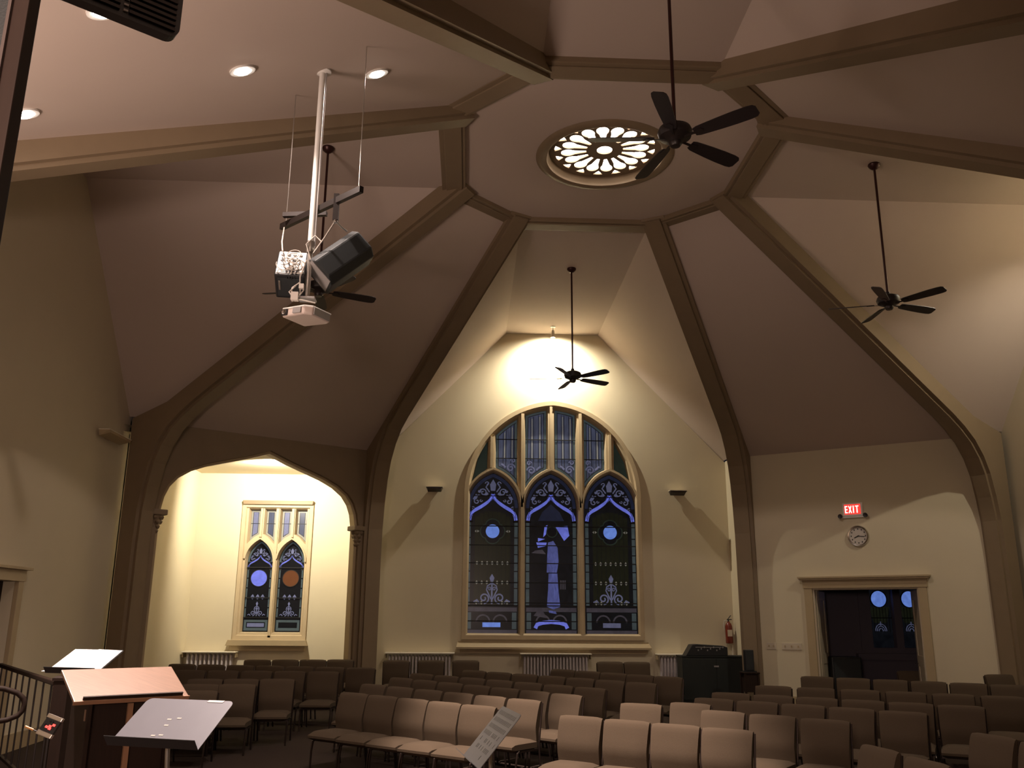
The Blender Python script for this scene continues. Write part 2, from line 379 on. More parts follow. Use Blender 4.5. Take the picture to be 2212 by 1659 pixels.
# vestibule beyond the doorway
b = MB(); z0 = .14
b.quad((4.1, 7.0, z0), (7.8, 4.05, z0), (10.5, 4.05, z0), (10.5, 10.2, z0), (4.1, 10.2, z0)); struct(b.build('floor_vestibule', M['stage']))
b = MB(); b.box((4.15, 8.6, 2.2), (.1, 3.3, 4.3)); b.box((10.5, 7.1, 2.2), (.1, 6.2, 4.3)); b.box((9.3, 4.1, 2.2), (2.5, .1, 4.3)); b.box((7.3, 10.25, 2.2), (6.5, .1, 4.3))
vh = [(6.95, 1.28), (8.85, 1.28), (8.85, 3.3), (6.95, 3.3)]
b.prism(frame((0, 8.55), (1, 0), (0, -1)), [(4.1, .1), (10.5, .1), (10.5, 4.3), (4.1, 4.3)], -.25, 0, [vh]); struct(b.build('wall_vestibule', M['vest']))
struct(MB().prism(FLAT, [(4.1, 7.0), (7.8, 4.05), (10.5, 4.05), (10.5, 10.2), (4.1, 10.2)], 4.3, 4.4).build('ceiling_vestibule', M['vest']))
# baseboards
for nm, F, u0, u1, zz_ in (('baseboard_front', FW, -3.88, 3.88, .33), ('baseboard_alcove', FW, -8, -4.1, .33), ('baseboard_left', SL, .9, 3.7, .2)):
    struct(MB().prism(F, [(u0, 0), (u1, 0), (u1, zz_ + .2), (u0, zz_ + .2)], 0, .025).build(nm, M['trim'], bevel=.006))
for nm, a_, b_ in (('baseboard_corner_right', 0.1, 1.14), ('baseboard_corner', 3.4, LEN - .1)):
    struct(MB().prism(CR, [(a_, 0), (b_, 0), (b_, .5), (a_, .5)], 0, .025).build(nm, M['trim'], bevel=.006))

# ------------------------------------------------------------------ stained glass windows
def strip(mb, F, pts, w, d0, d1, closed=False):
    """flat ribbon along points in the window plane"""
    n = len(pts); L = []; R = []
    for i in range(n):
        if closed: a = Vector(pts[i - 1]); c = Vector(pts[(i + 1) % n])
        else: a = Vector(pts[max(i - 1, 0)]); c = Vector(pts[min(i + 1, n - 1)])
        t = (c - a).normalized(); nn = Vector((-t.y, t.x)); p = Vector(pts[i]); ww = w[i] if isinstance(w, list) else w
        L.append(p + nn * ww / 2); R.append(p - nn * ww / 2)
    for i in range(n if closed else n - 1):
        j = (i + 1) % n; q = [L[i], L[j], R[j], R[i]]
        mb.add([F(v.x, v.y, d) for d in (d0, d1) for v in q], [(0, 1, 2, 3), (4, 5, 6, 7), (0, 1, 5, 4), (2, 3, 7, 6), (1, 2, 6, 5), (0, 3, 7, 4)])
def circ(x, z, r, n=24): return [(x + r * cos(2 * pi * k / n), z + r * sin(2 * pi * k / n)) for k in range(n)]
def spiral(x, z, r0, turns, s=1, a0=0, n=22): return [(x + s * r0 * (1 - .8 * i / n) * cos(a0 + turns * 2 * pi * i / n), z + r0 * (1 - .8 * i / n) * sin(a0 + turns * 2 * pi * i / n)) for i in range(n + 1)]
def diamond(mb, F, x, z, w, hh, d0, d1):
    mb.prism(F, [(x, z - hh), (x + w, z - .004), (x - w, z - .004)], d0, d1); mb.prism(F, [(x - w, z + .004), (x + w, z + .004), (x, z + hh)], d0, d1)
def put(win, F, jobs, D):
    for name, m, fn in jobs:
        b = MB(); fn(b); o = b.build(name, M[m], win, merge=False)
OG = [(0, 0), (.03, .15), (.10, .28), (.22, .38), (.36, .45), (.48, .51), (.60, .58), (.72, .655), (.82, .73), (.90, .82), (.96, .91), (1, 1)]
def ogee(x, zs, w, za): return [(x - w + w * t, zs + (za - zs) * z) for t, z in OG]
def light_design(win, F, D, x, w, z0, zs, za, kind):
    """one lancet light: x centre, w half width"""
    s = w / .57; e = .004
    d0, d1, d2 = D + e, D + 2 * e, D + 3 * e
    # dark base
    b = MB().prism(F, lancet(x, w, z0, zs, za), D - .01, D); b.build('dark_glass_field', M['g_dark'], win)
    # coloured border along the head
    H = za - zs; b = MB(); w2 = w - .09 * s
    hd = [(x + sgn * arc_x(w - .045 * s, H - .05 * s, dz), zs + dz) for sgn in (-1,) for dz in [H * .93 * i / 10 for i in range(11)]] + [(x + arc_x(w - .045 * s, H - .05 * s, dz), zs + dz) for dz in [H * .93 * i / 10 for i in range(10, -1, -1)]]
    strip(b, F, hd, .07 * s, D, d0); b.build('head_border_glass', M['g_deep' if kind != 'alcove' else 'g_teal'], win)
    # side borders
    zcap = zs - .30 * s; zp = z0 + .62 * s
    b = MB()
    for sg in (-1, 1):
        n = 5
        for i in range(n):
            a = zp + (zcap - zp) * i / n + .012; c = zp + (zcap - zp) * (i + 1) / n - .012
            b.prism(F, [(x + sg * (w - .012), a), (x + sg * (w - .085 * s), a), (x + sg * (w - .085 * s), c), (x + sg * (w - .012), c)], D, d0)
    b.build('side_border_glass', M['g_teal'], win)
    # blue ogee arch band
    og = ogee(x, zcap + .02, w - .05 * s, zs + .30 * s)
    b = MB(); strip(b, F, og, .075 * s, d0, d1); strip(b, F, [(2 * x - p[0], p[1]) for p in og], .075 * s, d0, d1)
    b.build('ogee_arch_glass', M['g_blue'], win)
    b = MB(); 
    for sg in (-1, 1):
        oo = og if sg < 0 else [(2 * x - p[0], p[1]) for p in og]
        strip(b, F, [(p[0], p[1] - .05 * s) for p in oo], .012, d1, d2); strip(b, F, [(p[0], p[1] + .05 * s) for p in oo], .012, d1, d2)
        b.prism(F, [(x + sg * (w - .0), zcap - .03), (x + sg * (w - .12 * s), zcap - .03), (x + sg * (w - .12 * s), zcap + .005), (x + sg * w, zcap + .005)], d0, d1)
    b.build('lead_came', M['lead'], win)
    # scrolls in the head
    b = MB(); zt = zs + .30 * s
    for sg in (-1, 1):
        strip(b, F, spiral(x + sg * .22 * s, zt + .04 * s, .09 * s, 1.3, sg), .025 * s, d0, d1)
        strip(b, F, spiral(x + sg * .36 * s, zt - .16 * s, .07 * s, 1.1, -sg, pi / 2), .025 * s, d0, d1)
        strip(b, F, [(x + sg * .08 * s, zt + .05 * s), (x + sg * .16 * s, zt + .16 * s), (x + sg * .10 * s, zt + .25 * s)], .03 * s, d0, d1)
        strip(b, F, [(x + sg * .30 * s, zt - .02 * s), (x + sg * .40 * s, zt - .04 * s), (x + sg * .44 * s, zt - .12 * s)], .03 * s, d0, d1)
    for sg in (-1, 1):
        for (px_, pz, r_, a_) in ((.13, .30, .05, 0), (.31, .13, .045, 2), (.44, -.26, .04, 1), (.27, -.08, .035, 3)):
            strip(b, F, spiral(x + sg * px_ * s, zt + pz * s - .06 * s, r_ * s, .9, sg, a_, 12), .02 * s, d0, d1)
        b.prism(F, [(x + sg * .10 * s, zt + .0 * s), (x + sg * .17 * s, zt - .05 * s), (x + sg * .20 * s, zt - .02 * s), (x + sg * .13 * s, zt + .05 * s)], d0, d1)
        b.prism(F, [(x + sg * .34 * s, zt - .06 * s), (x + sg * .40 * s, zt - .13 * s), (x + sg * .45 * s, zt - .10 * s), (x + sg * .38 * s, zt + .01 * s)], d0, d1)
    b.prism(F, [(x - .05 * s, zt + .08 * s), (x + .05 * s, zt + .08 * s), (x + .07 * s, zt + .22 * s), (x, zt + .34 * s), (x - .07 * s, zt + .22 * s)], d0, d1)
    b.build('head_scroll_glass', M['g_lilac'], win)
    if kind in ('side', 'alcove'):
        # vertical olive quarries
        if kind == 'side':
            b = MB(); nq = 8; ww = w - .17 * s
            for i in range(nq):
                a = x - ww + 2 * ww * i / nq + .006; c = x - ww + 2 * ww * (i + 1) / nq - .006; xm = (a + c) / 2 - x
                top = zcap + .22 * s * (1 - (xm / ww) ** 2) ** .5
                b.prism(F, [(a, zp + .02), (c, zp + .02), (c, top), (a, top)], D, d0)
            b.build('olive_quarry_glass', M['g_olive'], win)
        zc = zcap - (.23 if kind == 'side' else .08 * s + .17) * 1
        if kind == 'side':
            b = MB()
            q = []
            for k in range(48):
                a = 2 * pi * k / 48; q.append((x + (.225 + .055 * abs(cos(2 * a)) ** .7) * cos(a), zc + (.225 + .055 * abs(cos(2 * a)) ** .7) * sin(a)))
            b.prism(F, q, d0, d1); b.build('quatrefoil_ground', M['g_dark'], win)
            b = MB(); strip(b, F, q, .028, d1, d2, True); b.build('quatrefoil_border_glass', M['g_green'], win)
            b = MB().prism(F, circ(x, zc, .155, 32), d1, d2 + e); b.build('medallion_glass', M['g_pale'], win)
            b = MB()
            for sg in (-1, 1):
                b.prism(F, [(x + sg * .30, zc), (x + sg * .35, zc + .03), (x + sg * .35, zc - .03)], d0, d1); b.prism(F, [(x + sg * .41, zc), (x + sg * .37, zc + .03), (x + sg * .37, zc - .03)], d0, d1)
            for zr in (3.15, 2.72, 2.28):
                for k in range(-3, 4):
                    if zr == 2.28 and abs(k) < 2: continue
                    diamond(b, F, x + k * .115, zr, .032, .048, d0, d1)
            b.build('diamond_quarry_glass', M['g_white'], win)
        else:
            b = MB().prism(F, circ(x, zc, .175, 32), d1, d2); b.build('medallion_glass', M['g_blue' if x < -6.2 else 'g_brown'], win)
            b = MB(); strip(b, F, circ(x, zc, .182, 32), .014, d1, d2 + e, True); b.build('lead_came', M['lead'], win)
            b = MB()
            for k in (-1, 0, 1): diamond(b, F, x + k * .11, 2.36, .042, .06, d0, d1)
            b.build('diamond_quarry_glass', M['g_lilac'], win)
        # foot ornament
        f = .9 * s; zo = zp + .03; b = MB()
        for sg in (-1, 1):
            strip(b, F, spiral(x + sg * .19 * f, zo + .14 * f, .13 * f, 1.4, -sg, -pi / 2), .035 * f, d0, d1)
            strip(b, F, [(x + sg * .02 * f, zo + .12 * f), (x + sg * .13 * f, zo + .34 * f), (x + sg * .11 * f, zo + .43 * f), (x, zo + .50 * f)], .03 * f, d0, d1)
            strip(b, F, spiral(x + sg * .06 * f, zo + .36 * f, .05 * f, 1.2, sg), .02 * f, d0, d1)
            strip(b, F, [(x + sg * .30 * f, zo + .02 * f), (x + sg * .36 * f, zo + .10 * f), (x + sg * .44 * f, zo + .05 * f)], .04 * f, d0, d1)
        b.prism(F, [(x - .02 * f, zo), (x + .02 * f, zo), (x + .02 * f, zo + .5 * f), (x + .06 * f, zo + .62 * f), (x, zo + .72 * f), (x - .06 * f, zo + .62 * f), (x - .02 * f, zo + .5 * f)], d0, d1)
        b.build('foot_scroll_glass', M['g_lilac'], win)
    else:
        # centre light: generic robed shape in pale glass before a dark ground
        b = MB()
        b.prism(F, [(x - .07, 3.62), (x + .05, 3.66), (x + .15, 3.5), (x + .17, 3.2), (x + .13, 2.95), (x - .1, 2.95), (x - .09, 3.3)], d0, d1)
        b.prism(F, [(x - .06, 2.93), (x + .14, 2.93), (x + .16, 2.6), (x + .2, 2.2), (x + .05, 2.14), (x - .1, 2.2), (x - .07, 2.6)], d0, d1)
        b.prism(F, [(x - .06, 2.12), (x + .1, 2.1), (x + .12, 2.04), (x - .05, 2.07)], d0, d1)
        b.build('robe_glass', M['g_robe'], win)
        b = MB()
        b.prism(F, [(x - .34, 3.62), (x - .1, 3.62), (x - .12, 3.54), (x - .3, 3.5)], d0, d1); b.prism(F, [(x - .3, 3.72), (x - .14, 3.7), (x - .3, 3.64)], d0, d1)
        b.prism(F, [(x + .1, 3.98), (x + .38, 4.0), (x + .42, 3.78), (x + .3, 3.66), (x + .2, 3.82)], d0, d1)
        b.prism(F, [(x - .15, 3.98), (x - .08, 4.02), (x - .12, 3.8), (x - .18, 3.74)], d0, d1)
        b.build('sky_glass', M['g_blue'], win)
        b = MB(); q = circ(x + .02, 3.86, .12, 20); strip(b, F, q, .02, d1, d2, True); b.build('halo_glass', M['g_green'], win)
        b = MB()
        for k in range(4): b.prism(F, [(x + .2 + k * .035, 2.58), (x + .222 + k * .035, 2.58), (x + .222 + k * .035, 2.78), (x + .2 + k * .035, 2.78)], d0, d1)
        b.prism(F, [(x - .4, 2.0), (x - .1, 1.95), (x - .22, 2.16), (x - .32, 2.1)], d0, d1)
        b.prism(F, [(x - .45, 3.38), (x - .12, 3.36), (x - .2, 3.46), (x - .36, 3.44)], d0, d1)
        b.build('detail_glass', M['g_grey'], win)
        b = MB(); b.prism(F, [(x - .3, zcap + .02), (x + .3, zcap + .02), (x + .2, zcap + .22), (x, zcap + .40), (x - .2, zcap + .22)], D, d0); b.build('dusk_ground_glass', M['g_deep'], win)
    # bottom panel
    zb0, zb1 = z0 + .04, zp - .03
    if kind == 'alcove':
        b = MB(); b.prism(F, [(x - w + .02, z0 + .02), (x + w - .02, z0 + .02), (x + w - .02, zb1 - .02), (x - w + .02, zb1 - .02)], D, d0, [[(x - w + .07, z0 + .08), (x + w - .07, z0 + .08), (x + w - .07, zb1 - .07), (x - w + .07, zb1 - .07)]])
        b.build('panel_border_glass', M['g_teal'], win)
        b = MB().prism(F, [(x - w + .09, z0 + .1), (x + w - .09, z0 + .1), (x + w - .09, zb1 - .09), (x - w + .09, zb1 - .09)], D, d0); b.build('panel_glass', M['g_lilac' if x < -6.2 else 'g_dark'], win)
    else:
        b = MB()
        b.prism(F, [(x - w + .02, zb0), (x + w - .02, zb0), (x + w - .02, zb0 + .07), (x - w + .02, zb0 + .07)], D, d0)
        b.prism(F, [(x - w + .02, zb1 - .1), (x + w - .02, zb1 - .1), (x + w - .02, zb1 - .01), (x - w + .02, zb1 - .01)], D, d0)
        for sg in (-1, 1):
            q = [(x + sg * .19 + .15 * cos(pi * k / 12), zb0 + .24 + .15 * sin(pi * k / 12)) for k in range(13)]; strip(b, F, q, .035, D, d0)
        b.build('panel_stone_glass', M['g_grey'], win)
        b = MB()
        for sg in (-1, 1):
            for a_, c_ in ((zb0 + .09, zb0 + .25), (zb0 + .27, zb1 - .12)): b.prism(F, [(x + sg * (w - .03), a_), (x + sg * (w - .13), a_), (x + sg * (w - .13), c_), (x + sg * (w - .03), c_)], D, d0)
        b.build('panel_side_glass', M['g_teal'], win)
        b = MB(); c0 = zb0 + .13
        if kind == 'centre': strip(b, F, [(x - .36, c0 - .02), (x - .32, c0 + .06), (x - .2, c0 + .10), (x, c0 + .12), (x + .2, c0 + .10), (x + .32, c0 + .06), (x + .36, c0 - .02)], .085, d0, d1)
        else: b.prism(F, [(x - .2, c0), (x + .2, c0), (x + .2, c0 + .1), (x - .2, c0 + .1)], d0, d1)
        b.build('panel_ribbon_glass', M['g_blue' if kind == 'centre' else 'g_pale' if x < 0 else 'g_lilac'], win)
    # saddle bars
    b = MB(); zz_ = [z0 + .3, zp, 2.28, 2.72, 3.15, 3.55, 3.98] if kind != 'alcove' else [zp, 2.34, 3.0]
    for zr in zz_:
        if z0 < zr < zs + .1: b.prism(F, [(x - w, zr - .011), (x + w, zr - .011), (x + w, zr + .011), (x - w, zr + .011)], d2, d2 + .014)
    if kind != 'alcove': b.prism(F, [(x - .45, zs + .26), (x + .45, zs + .26), (x + .45, zs + .28), (x - .45, zs + .28)], d2, d2 + .01)
    b.build('saddle_bar', M['lead'], win)

win = thing('stained_glass_window', 'tall pointed stained glass window with three blue lancets under the bright gable', 'window', (0, YW, 1.5))
win.location = (0, 0, 0)
lw, lz0, lzs, lza = .585, 1.58, 4.40, 5.20
LX = (-1.37, -.03, 1.33)
lights = [lancet(x, lw, lz0, lzs, lza) for x in LX]
ext = lambda x, xc: lzs + arc_z(lw + .12, lza - lzs + .13, x - xc) if abs(x - xc) < lw + .12 else 0
zin = lambda x: BZS + arc_z(BW - .17, BZA - BZS - .18, x)
def cell(x0, x1, n=10):
    xs = [x0 + (x1 - x0) * i / n for i in range(n + 1)]
    bot = [(x, max([ext(x, c) for c in LX] + [4.55]) + .02) for x in xs]; top = [(x, zin(x)) for x in xs]
    return bot + top[::-1]
def inset(loop, d):
    n = len(loop); out = []
    A = sum(loop[i][0] * loop[(i + 1) % n][1] - loop[(i + 1) % n][0] * loop[i][1] for i in range(n)); sg = 1 if A > 0 else -1
    for i in range(n):
        a = Vector(loop[i - 1]); p = Vector(loop[i]); c = Vector(loop[(i + 1) % n]); t0 = (p - a).normalized(); t1 = (c - p).normalized()
        n0 = Vector((-t0.y, t0.x)) * sg; n1 = Vector((-t1.y, t1.x)) * sg; m = (n0 + n1)
        m = m.normalized() if m.length > 1e-4 else n0; k = max(.35, m.dot(n0)); out.append(tuple(p + m * d / k))
    return out
cells = [cell(-1.31, -.83), cell(-.62, -.14), cell(.07, .54), cell(.76, 1.22)]
cells += [[(-1.86, 4.98), (-1.52, 5.32), (-1.52, 5.95), (-1.72, 5.55)], [(1.46, 5.32), (1.80, 4.98), (1.69, 5.5), (1.46, 5.95)]]
outer = lancet(0, BW, BZ0, BZS, BZA, 20)
hs = lights + cells
fb = MB().prism(FW, outer, -.20, .0, hs, outer, [inset(l, -.035) for l in hs])
inn = lancet(0, BW - .13, BZ0 + .13, BZS, BZA - .14, 20)
fb.prism(FW, outer, -.01, .055, [inn], outer, [inset(inn, -.04)])
for xm in (-.70, .65): fb.prism(FW, [(xm - .035, BZ0 + .1), (xm + .035, BZ0 + .1), (xm + .035, zin(xm) + .05), (xm - .035, zin(xm) + .05)], -.01, .05)
for xm in (-1.415, -.035, 1.34): fb.prism(FW, [(xm - .03, 5.3), (xm + .03, 5.3), (xm + .03, zin(xm) + .05), (xm - .03, zin(xm) + .05)], -.01, .05)
for xc in LX:
    q = lancet(xc, lw + .075, lzs, lzs, lza + .08)[2:-1]; strip(fb, FW, q, .05, -.01, .05)
fb.build('tracery_frame', M['frame'], win, merge=False)
sb = MB(); sb.prism(FW, [(-2.14, 1.29), (2.15, 1.29), (2.11, 1.46), (-2.11, 1.46)], -.02, .17, None or (), [(-2.14, 1.29), (2.15, 1.29), (2.15, 1.33), (-2.14, 1.33)]); sb.prism(FW, [(-2.06, 1.2), (2.08, 1.2), (2.08, 1.29), (-2.06, 1.29)], -.02, .08)
sb.build('window_sill', M['trim'], win, bevel=.004, merge=False)
for x, k in zip(LX, ('side', 'centre', 'side')): light_design(win, FW, -.15, x, lw, lz0, lzs, lza, k)
D = -.15
for i, c in enumerate(cells):
    MB().prism(FW, c, D - .01, D).build('tracery_glass_border', M['g_teal' if i < 4 else 'g_green'], win)
    if i < 4:
        ci = inset(c, .055)
        MB().prism(FW, ci, D, D + .004).build('streaky_panel_glass', M['g_streak'], win)
        b = MB(); xs0 = min(p[0] for p in ci); xs1 = max(p[0] for p in ci)
        strip(b, FW, ci, .012, D + .004, D + .01, True)
        for t in (.26, .42, .68, .84): 
            x = xs0 + (xs1 - xs0) * t; zt = min(zin(x) - .08, 99); b.prism(FW, [(x - .006, ext(min(LX, key=lambda q: abs(q - x)) and x, min(LX, key=lambda q: abs(q - x))) + .1), (x + .006, ext(x, min(LX, key=lambda q: abs(q - x))) + .1), (x + .006, zt), (x - .006, zt)], D + .004, D + .01)
        b.build('lead_came', M['lead'], win)
        b = MB()
        for t in (.34, .76):
            x = xs0 + (xs1 - xs0) * t; b.prism(FW, [(x - .011, 5.55), (x + .011, 5.55), (x + .011, zin(x) - .12), (x - .011, zin(x) - .12)], D + .004, D + .009)
        b.build('pale_fillet_glass', M['g_white'], win)
        b = MB(); low = max(ci[:11], key=lambda p: -p[1]); sg = 1 if i % 2 == 0 else -1
        xs = (xs1 - .13) if i % 2 == 0 else (xs0 + .13)
        zl = ext(xs, min(LX, key=lambda q: abs(q - xs))) + .2
        strip(b, FW, spiral(xs, zl + .03, .10, 1.4, sg), .03, D + .006, D + .012); strip(b, FW, spiral(xs + sg * .05, zl + .2, .06, 1.2, -sg), .025, D + .006, D + .012)
        strip(b, FW, [(xs - .12 * sg, zl - .02 + .06), (xs - .18 * sg, zl + .10), (xs - .22 * sg, zl + .12)], .04, D + .006, D + .012)
        b.build('corner_scroll_glass', M['g_lilac'], win)
        b = MB()
        for zr in (5.55, 6.0):
            xl = max(xs0 - .05, -arc_x(BW - .17, BZA - BZS - .18, zr - BZS)) if zr > BZS else xs0; xr = min(xs1 + .05, arc_x(BW - .17, BZA - BZS - .18, zr - BZS))
            if xr > xl: b.prism(FW, [(xl, zr - .01), (xr, zr - .01), (xr, zr + .01), (xl, zr + .01)], D + .012, D + .024)
        b.build('saddle_bar', M['lead'], win)

# alcove window: two lancets under four small rectangular lights
win2 = thing('stained_glass_window', 'narrow square-headed stained glass window with two lancets inside the lit alcove', 'window')
AX = (-6.56, -5.86); aw_, az0, azs, aza = .275, 1.62, 3.12, 3.58
al = [lancet(x, aw_, az0, azs, aza, 10) for x in AX]
up = []
for i in range(4):
    x0 = -6.83 + i * .347; x1 = x0 + .20; hh = 3.62 + (0 if i in (1, 2) else 0)
    zl = (3.58, 3.74) if i % 2 == 0 else (3.74, 3.58)
    up.append([(x0, zl[0]), ((x0 + x1) / 2, (zl[0] + zl[1]) / 2 + .02), (x1, zl[1]), (x1, 4.27), (x0, 4.27)])
outer = [(-6.96, 1.5), (-5.46, 1.5), (-5.46, 4.38), (-6.96, 4.38)]
fb = MB().prism(FW, outer, -.2, .0, al + up, outer, [inset(l, -.03) for l in al + up])
fb.prism(FW, [(-7.0, 1.45), (-5.42, 1.45), (-5.42, 4.38), (-7.0, 4.38)], -.01, .05, [[(-6.9, 1.56), (-5.52, 1.56), (-5.52, 4.3), (-6.9, 4.3)]], None, [[(-6.92, 1.54), (-5.5, 1.54), (-5.5, 4.32), (-6.92, 4.32)]])
for xm in (-6.21,): fb.prism(FW, [(xm - .03, 1.5), (xm + .03, 1.5), (xm + .03, 4.3), (xm - .03, 4.3)], -.01, .05)
for xm in (-6.56, -5.86): fb.prism(FW, [(xm - .022, 3.66), (xm + .022, 3.66), (xm + .022, 4.3), (xm - .022, 4.3)], -.01, .045)
for xc in AX: strip(fb, FW, lancet(xc, aw_ + .05, azs, azs, aza + .05, 10)[2:-1], .035, -.01, .04)
fb.build('tracery_frame', M['frame'], win2, merge=False)
b = MB().prism(FW, [(-6.98, 4.38), (-5.44, 4.38), (-5.42, 4.47), (-7.0, 4.47)], 0, .10); b.build('window_hood', M['beam'], win2, bevel=.01)
b = MB(); b.prism(FW, [(-7.11, 1.33), (-5.36, 1.33), (-5.40, 1.45), (-7.06, 1.45)], -.01, .16); b.prism(FW, [(-7.04, 1.22), (-5.42, 1.22), (-5.42, 1.33), (-7.04, 1.33)], -.01, .08); b.build('window_sill', M['trim'], win2, bevel=.006)
for x in AX: light_design(win2, FW, -.15, x, aw_, az0, azs, aza, 'alcove')
for i, c in enumerate(up):
    MB().prism(FW, c, -.16, -.15).build('border_glass', M['g_white'], win2)
    MB().prism(FW, inset(c, .042), -.15, -.146).build('violet_glass', M['g_streak'] if i % 2 else M['g_lilac'], win2)
    b = MB(); strip(b, FW, inset(c, .042), .01, -.146, -.142, True); b.prism(FW, [(c[0][0], 3.97), (c[2][0], 3.97), (c[2][0], 3.98), (c[0][0], 3.98)], -.146, -.14); b.build('lead_came', M['lead'], win2)

# vestibule window, seen through the doorway
win3 = thing('stained_glass_window', 'dark stained glass window with round blue medallions seen through the open double doors', 'window')
VW = frame((0, 8.55), (1, 0), (0, -1))
vo = [(6.95, 1.28), (8.85, 1.28), (8.85, 3.3), (6.95, 3.3)]
vls = [[(x - .27, 1.36), (x + .27, 1.36), (x + .27, 3.22), (x - .27, 3.22)] for x in (7.49, 8.2)]
MB().prism(VW, vo, -.18, .02, vls).build('window_frame', M['vest'], win3)
for x, l in zip((7.49, 8.2), vls):
    MB().prism(VW, l, -.14, -.13).build('dark_glass_field', M['g_dark'], win3)
    MB().prism(VW, circ(x, 2.43, .18, 28), -.13, -.12).build('medallion_glass', M['g_pale'], win3)
    b = MB(); strip(b, VW, circ(x, 2.43, .188, 28), .02, -.13, -.11, True)
    for k in range(-3, 4): b.prism(VW, [(x + k * .07 - .004, 1.7), (x + k * .07 + .004, 1.7), (x + k * .07 + .004, 2.24), (x + k * .07 - .004, 2.24)], -.13, -.12)
    b.prism(VW, [(x - .27, 2.0), (x + .27, 2.0), (x + .27, 2.02), (x - .27, 2.02)], -.12, -.11)
    b.build('lead_came', M['lead'], win3)
    b = MB().prism(VW, [(x - .15, 1.9), (x - .24, 2.25), (x + .24, 2.25), (x + .15, 1.9)], -.135, -.128); b.build('olive_glass', M['g_olive'], win3)
    b = MB()
    for r_ in (.05, .09, .13): strip(b, VW, [(x + r_ * cos(pi * k / 10), 1.72 + r_ * 1.2 * sin(pi * k / 10)) for k in range(11)], .014, -.13, -.12)
    strip(b, VW, [(x, 1.84), (x, 1.93)], .02, -.13, -.12); b.build('foot_scroll_glass', M['g_lilac'], win3)
MB().prism(VW, [(6.8, 1.1), (9, 1.1), (9, 1.24), (6.8, 1.24)], 0, .14).build('window_sill', M['vest'], win3)

# ------------------------------------------------------------------ glass rose in the ceiling
rs = thing('ceiling_rose_window', 'round brightly lit tracery glass rose set in the middle of the octagonal ceiling', 'ceiling light', (0, -.05, ZC))
def lz(prof, m, nm, n=64): return MB().lathe(prof, n).build(nm, M[m], rs, smooth=True)
MB().lathe([(.97, -.03), (.99, .02), (1.02, .02), (1.02, -.005), (.99, -.035), (.90, -.05), (.86, -.03), (.86, .02), (.83, .06), (.83, .12), (.80, .13), (.97, .16)], 64).build('moulded_ring', M['beam'], rs, smooth=True)
fr = lambda u, v, d=0.: Vector((u, v, d))
NP = 16; holes = [circ(0, 0, .115, 24)]
for k in range(NP):
    a = 2 * pi * (k + .5) / NP; ca, sa = cos(a), sin(a)
    loc = [(.27, -.022), (.45, -.055)] + [(.545 + .105 * cos(t), .092 * sin(t)) for t in [-2.2 + 4.4 * i / 12 for i in range(13)]] + [(.45, .055), (.27, .022)]
    holes.append([(x * ca - y * sa, x * sa + y * ca) for x, y in loc])
    a2 = a + pi / NP; c2, s2 = cos(a2), sin(a2)
    holes.append([(x * c2 - y * s2, x * s2 + y * c2) for x, y in ((.635, 0), (.735, -.075), (.745, 0), (.735, .075))])
MB().prism(fr, circ(0, 0, .84, 64), .10, .125, holes).build('tracery', M['beam'], rs)
MB().lathe([(0, .15), (.95, .15)], 64).build('lit_glass', M['rosee'], rs)

# ------------------------------------------------------------------ wall sconces (uplights, unlit), spotlights, downlights
def sconce(F, u, z, w, label, mm='fan'):
    t = thing('wall_sconce', label, 'wall light', tuple(F(u, z, 0)), 0, 'long shallow wall sconces')
    o = F(u, z, 0); G = lambda a, b_, d=0.: F(u + a, z + b_, d) - o
    b = MB().prism(G, [(-w / 2, .03), (w / 2, .03), (w / 2 - .04, -.06), (-w / 2 + .04, -.06)], .05, .23, (), [(-w / 2, .03), (w / 2, .03), (w / 2 - .04, -.01), (-w / 2 + .04, -.01)]); b.build('shade', M[mm], t)
    MB().prism(G, [(-w / 2 - .004, .03), (w / 2 + .004, .03), (w / 2 + .004, .042), (-w / 2 - .004, .042)], .05, .235).build('rim', M['shelf'], t)
    MB().prism(G, [(-.08, -.05), (.08, -.05), (.08, .05), (-.08, .05)], 0, .06).build('wall_bracket', M['trim'], t)
    return t
sconce(FW, -2.71, 4.78, .38, 'small dark wall sconce left of the tall pointed window')
sconce(FW, 2.88, 4.77, .40, 'small dark wall sconce right of the tall pointed window')
sconce(SL, 3.10, 4.84, .95, 'long pale wall sconce high on the shaded left wall', 'trim')
def spot(name, loc, rx, rz, label):
    t = thing(name, label, 'spotlight', loc, rz)
    MB().lathe([(.0, 0), (.06, 0), (.06, -.015), (.02, -.03), (0, -.03)], 20).build('canopy', M['steel'], t, smooth=True)
    MB().tube([(0, 0, -.02), (0, 0, -.10)], .009).build('stem', M['steel'], t)
    T = Matrix.Translation((0, 0, -.09)) @ Matrix.Rotation(rx, 4, 'X')
    MB().lathe([(0, .0), (.03, 0), (.036, -.05), (.055, -.17), (.05, -.17), (.03, -.06), (0, -.05)], 20, T).build('lamp_can', M['plate'], t, smooth=True)
    return t
spot('gable_spotlight', (-.03, 7.92, ZC), radians(12), 0, 'small spotlight hanging at the gable peak over the tall window')
def downlight(x, y, label):
    z = 8.65 + .3045 * (1.585 - abs(x)) + .2910 * (1.585 - abs(y))
    n = Vector((-.3045, -.2910, 1)).normalized()   # ceiling normal (up side)
    t = thing('recessed_downlight', label, 'downlight', (x, y, z - .012), 0, 'recessed downlights over the stage')
    q = n.to_track_quat('Z', 'Y').to_matrix().to_4x4()
    MB().lathe([(.085, -.012), (.125, -.012), (.125, .006), (.085, .006)], 28, q).build('trim_ring', M['white'], t, smooth=True)
    MB().lathe([(0, -.006), (.095, -.006), (.06, -.03), (0, -.035)], 24, q).build('lamp', M['bulb'], t, smooth=True)
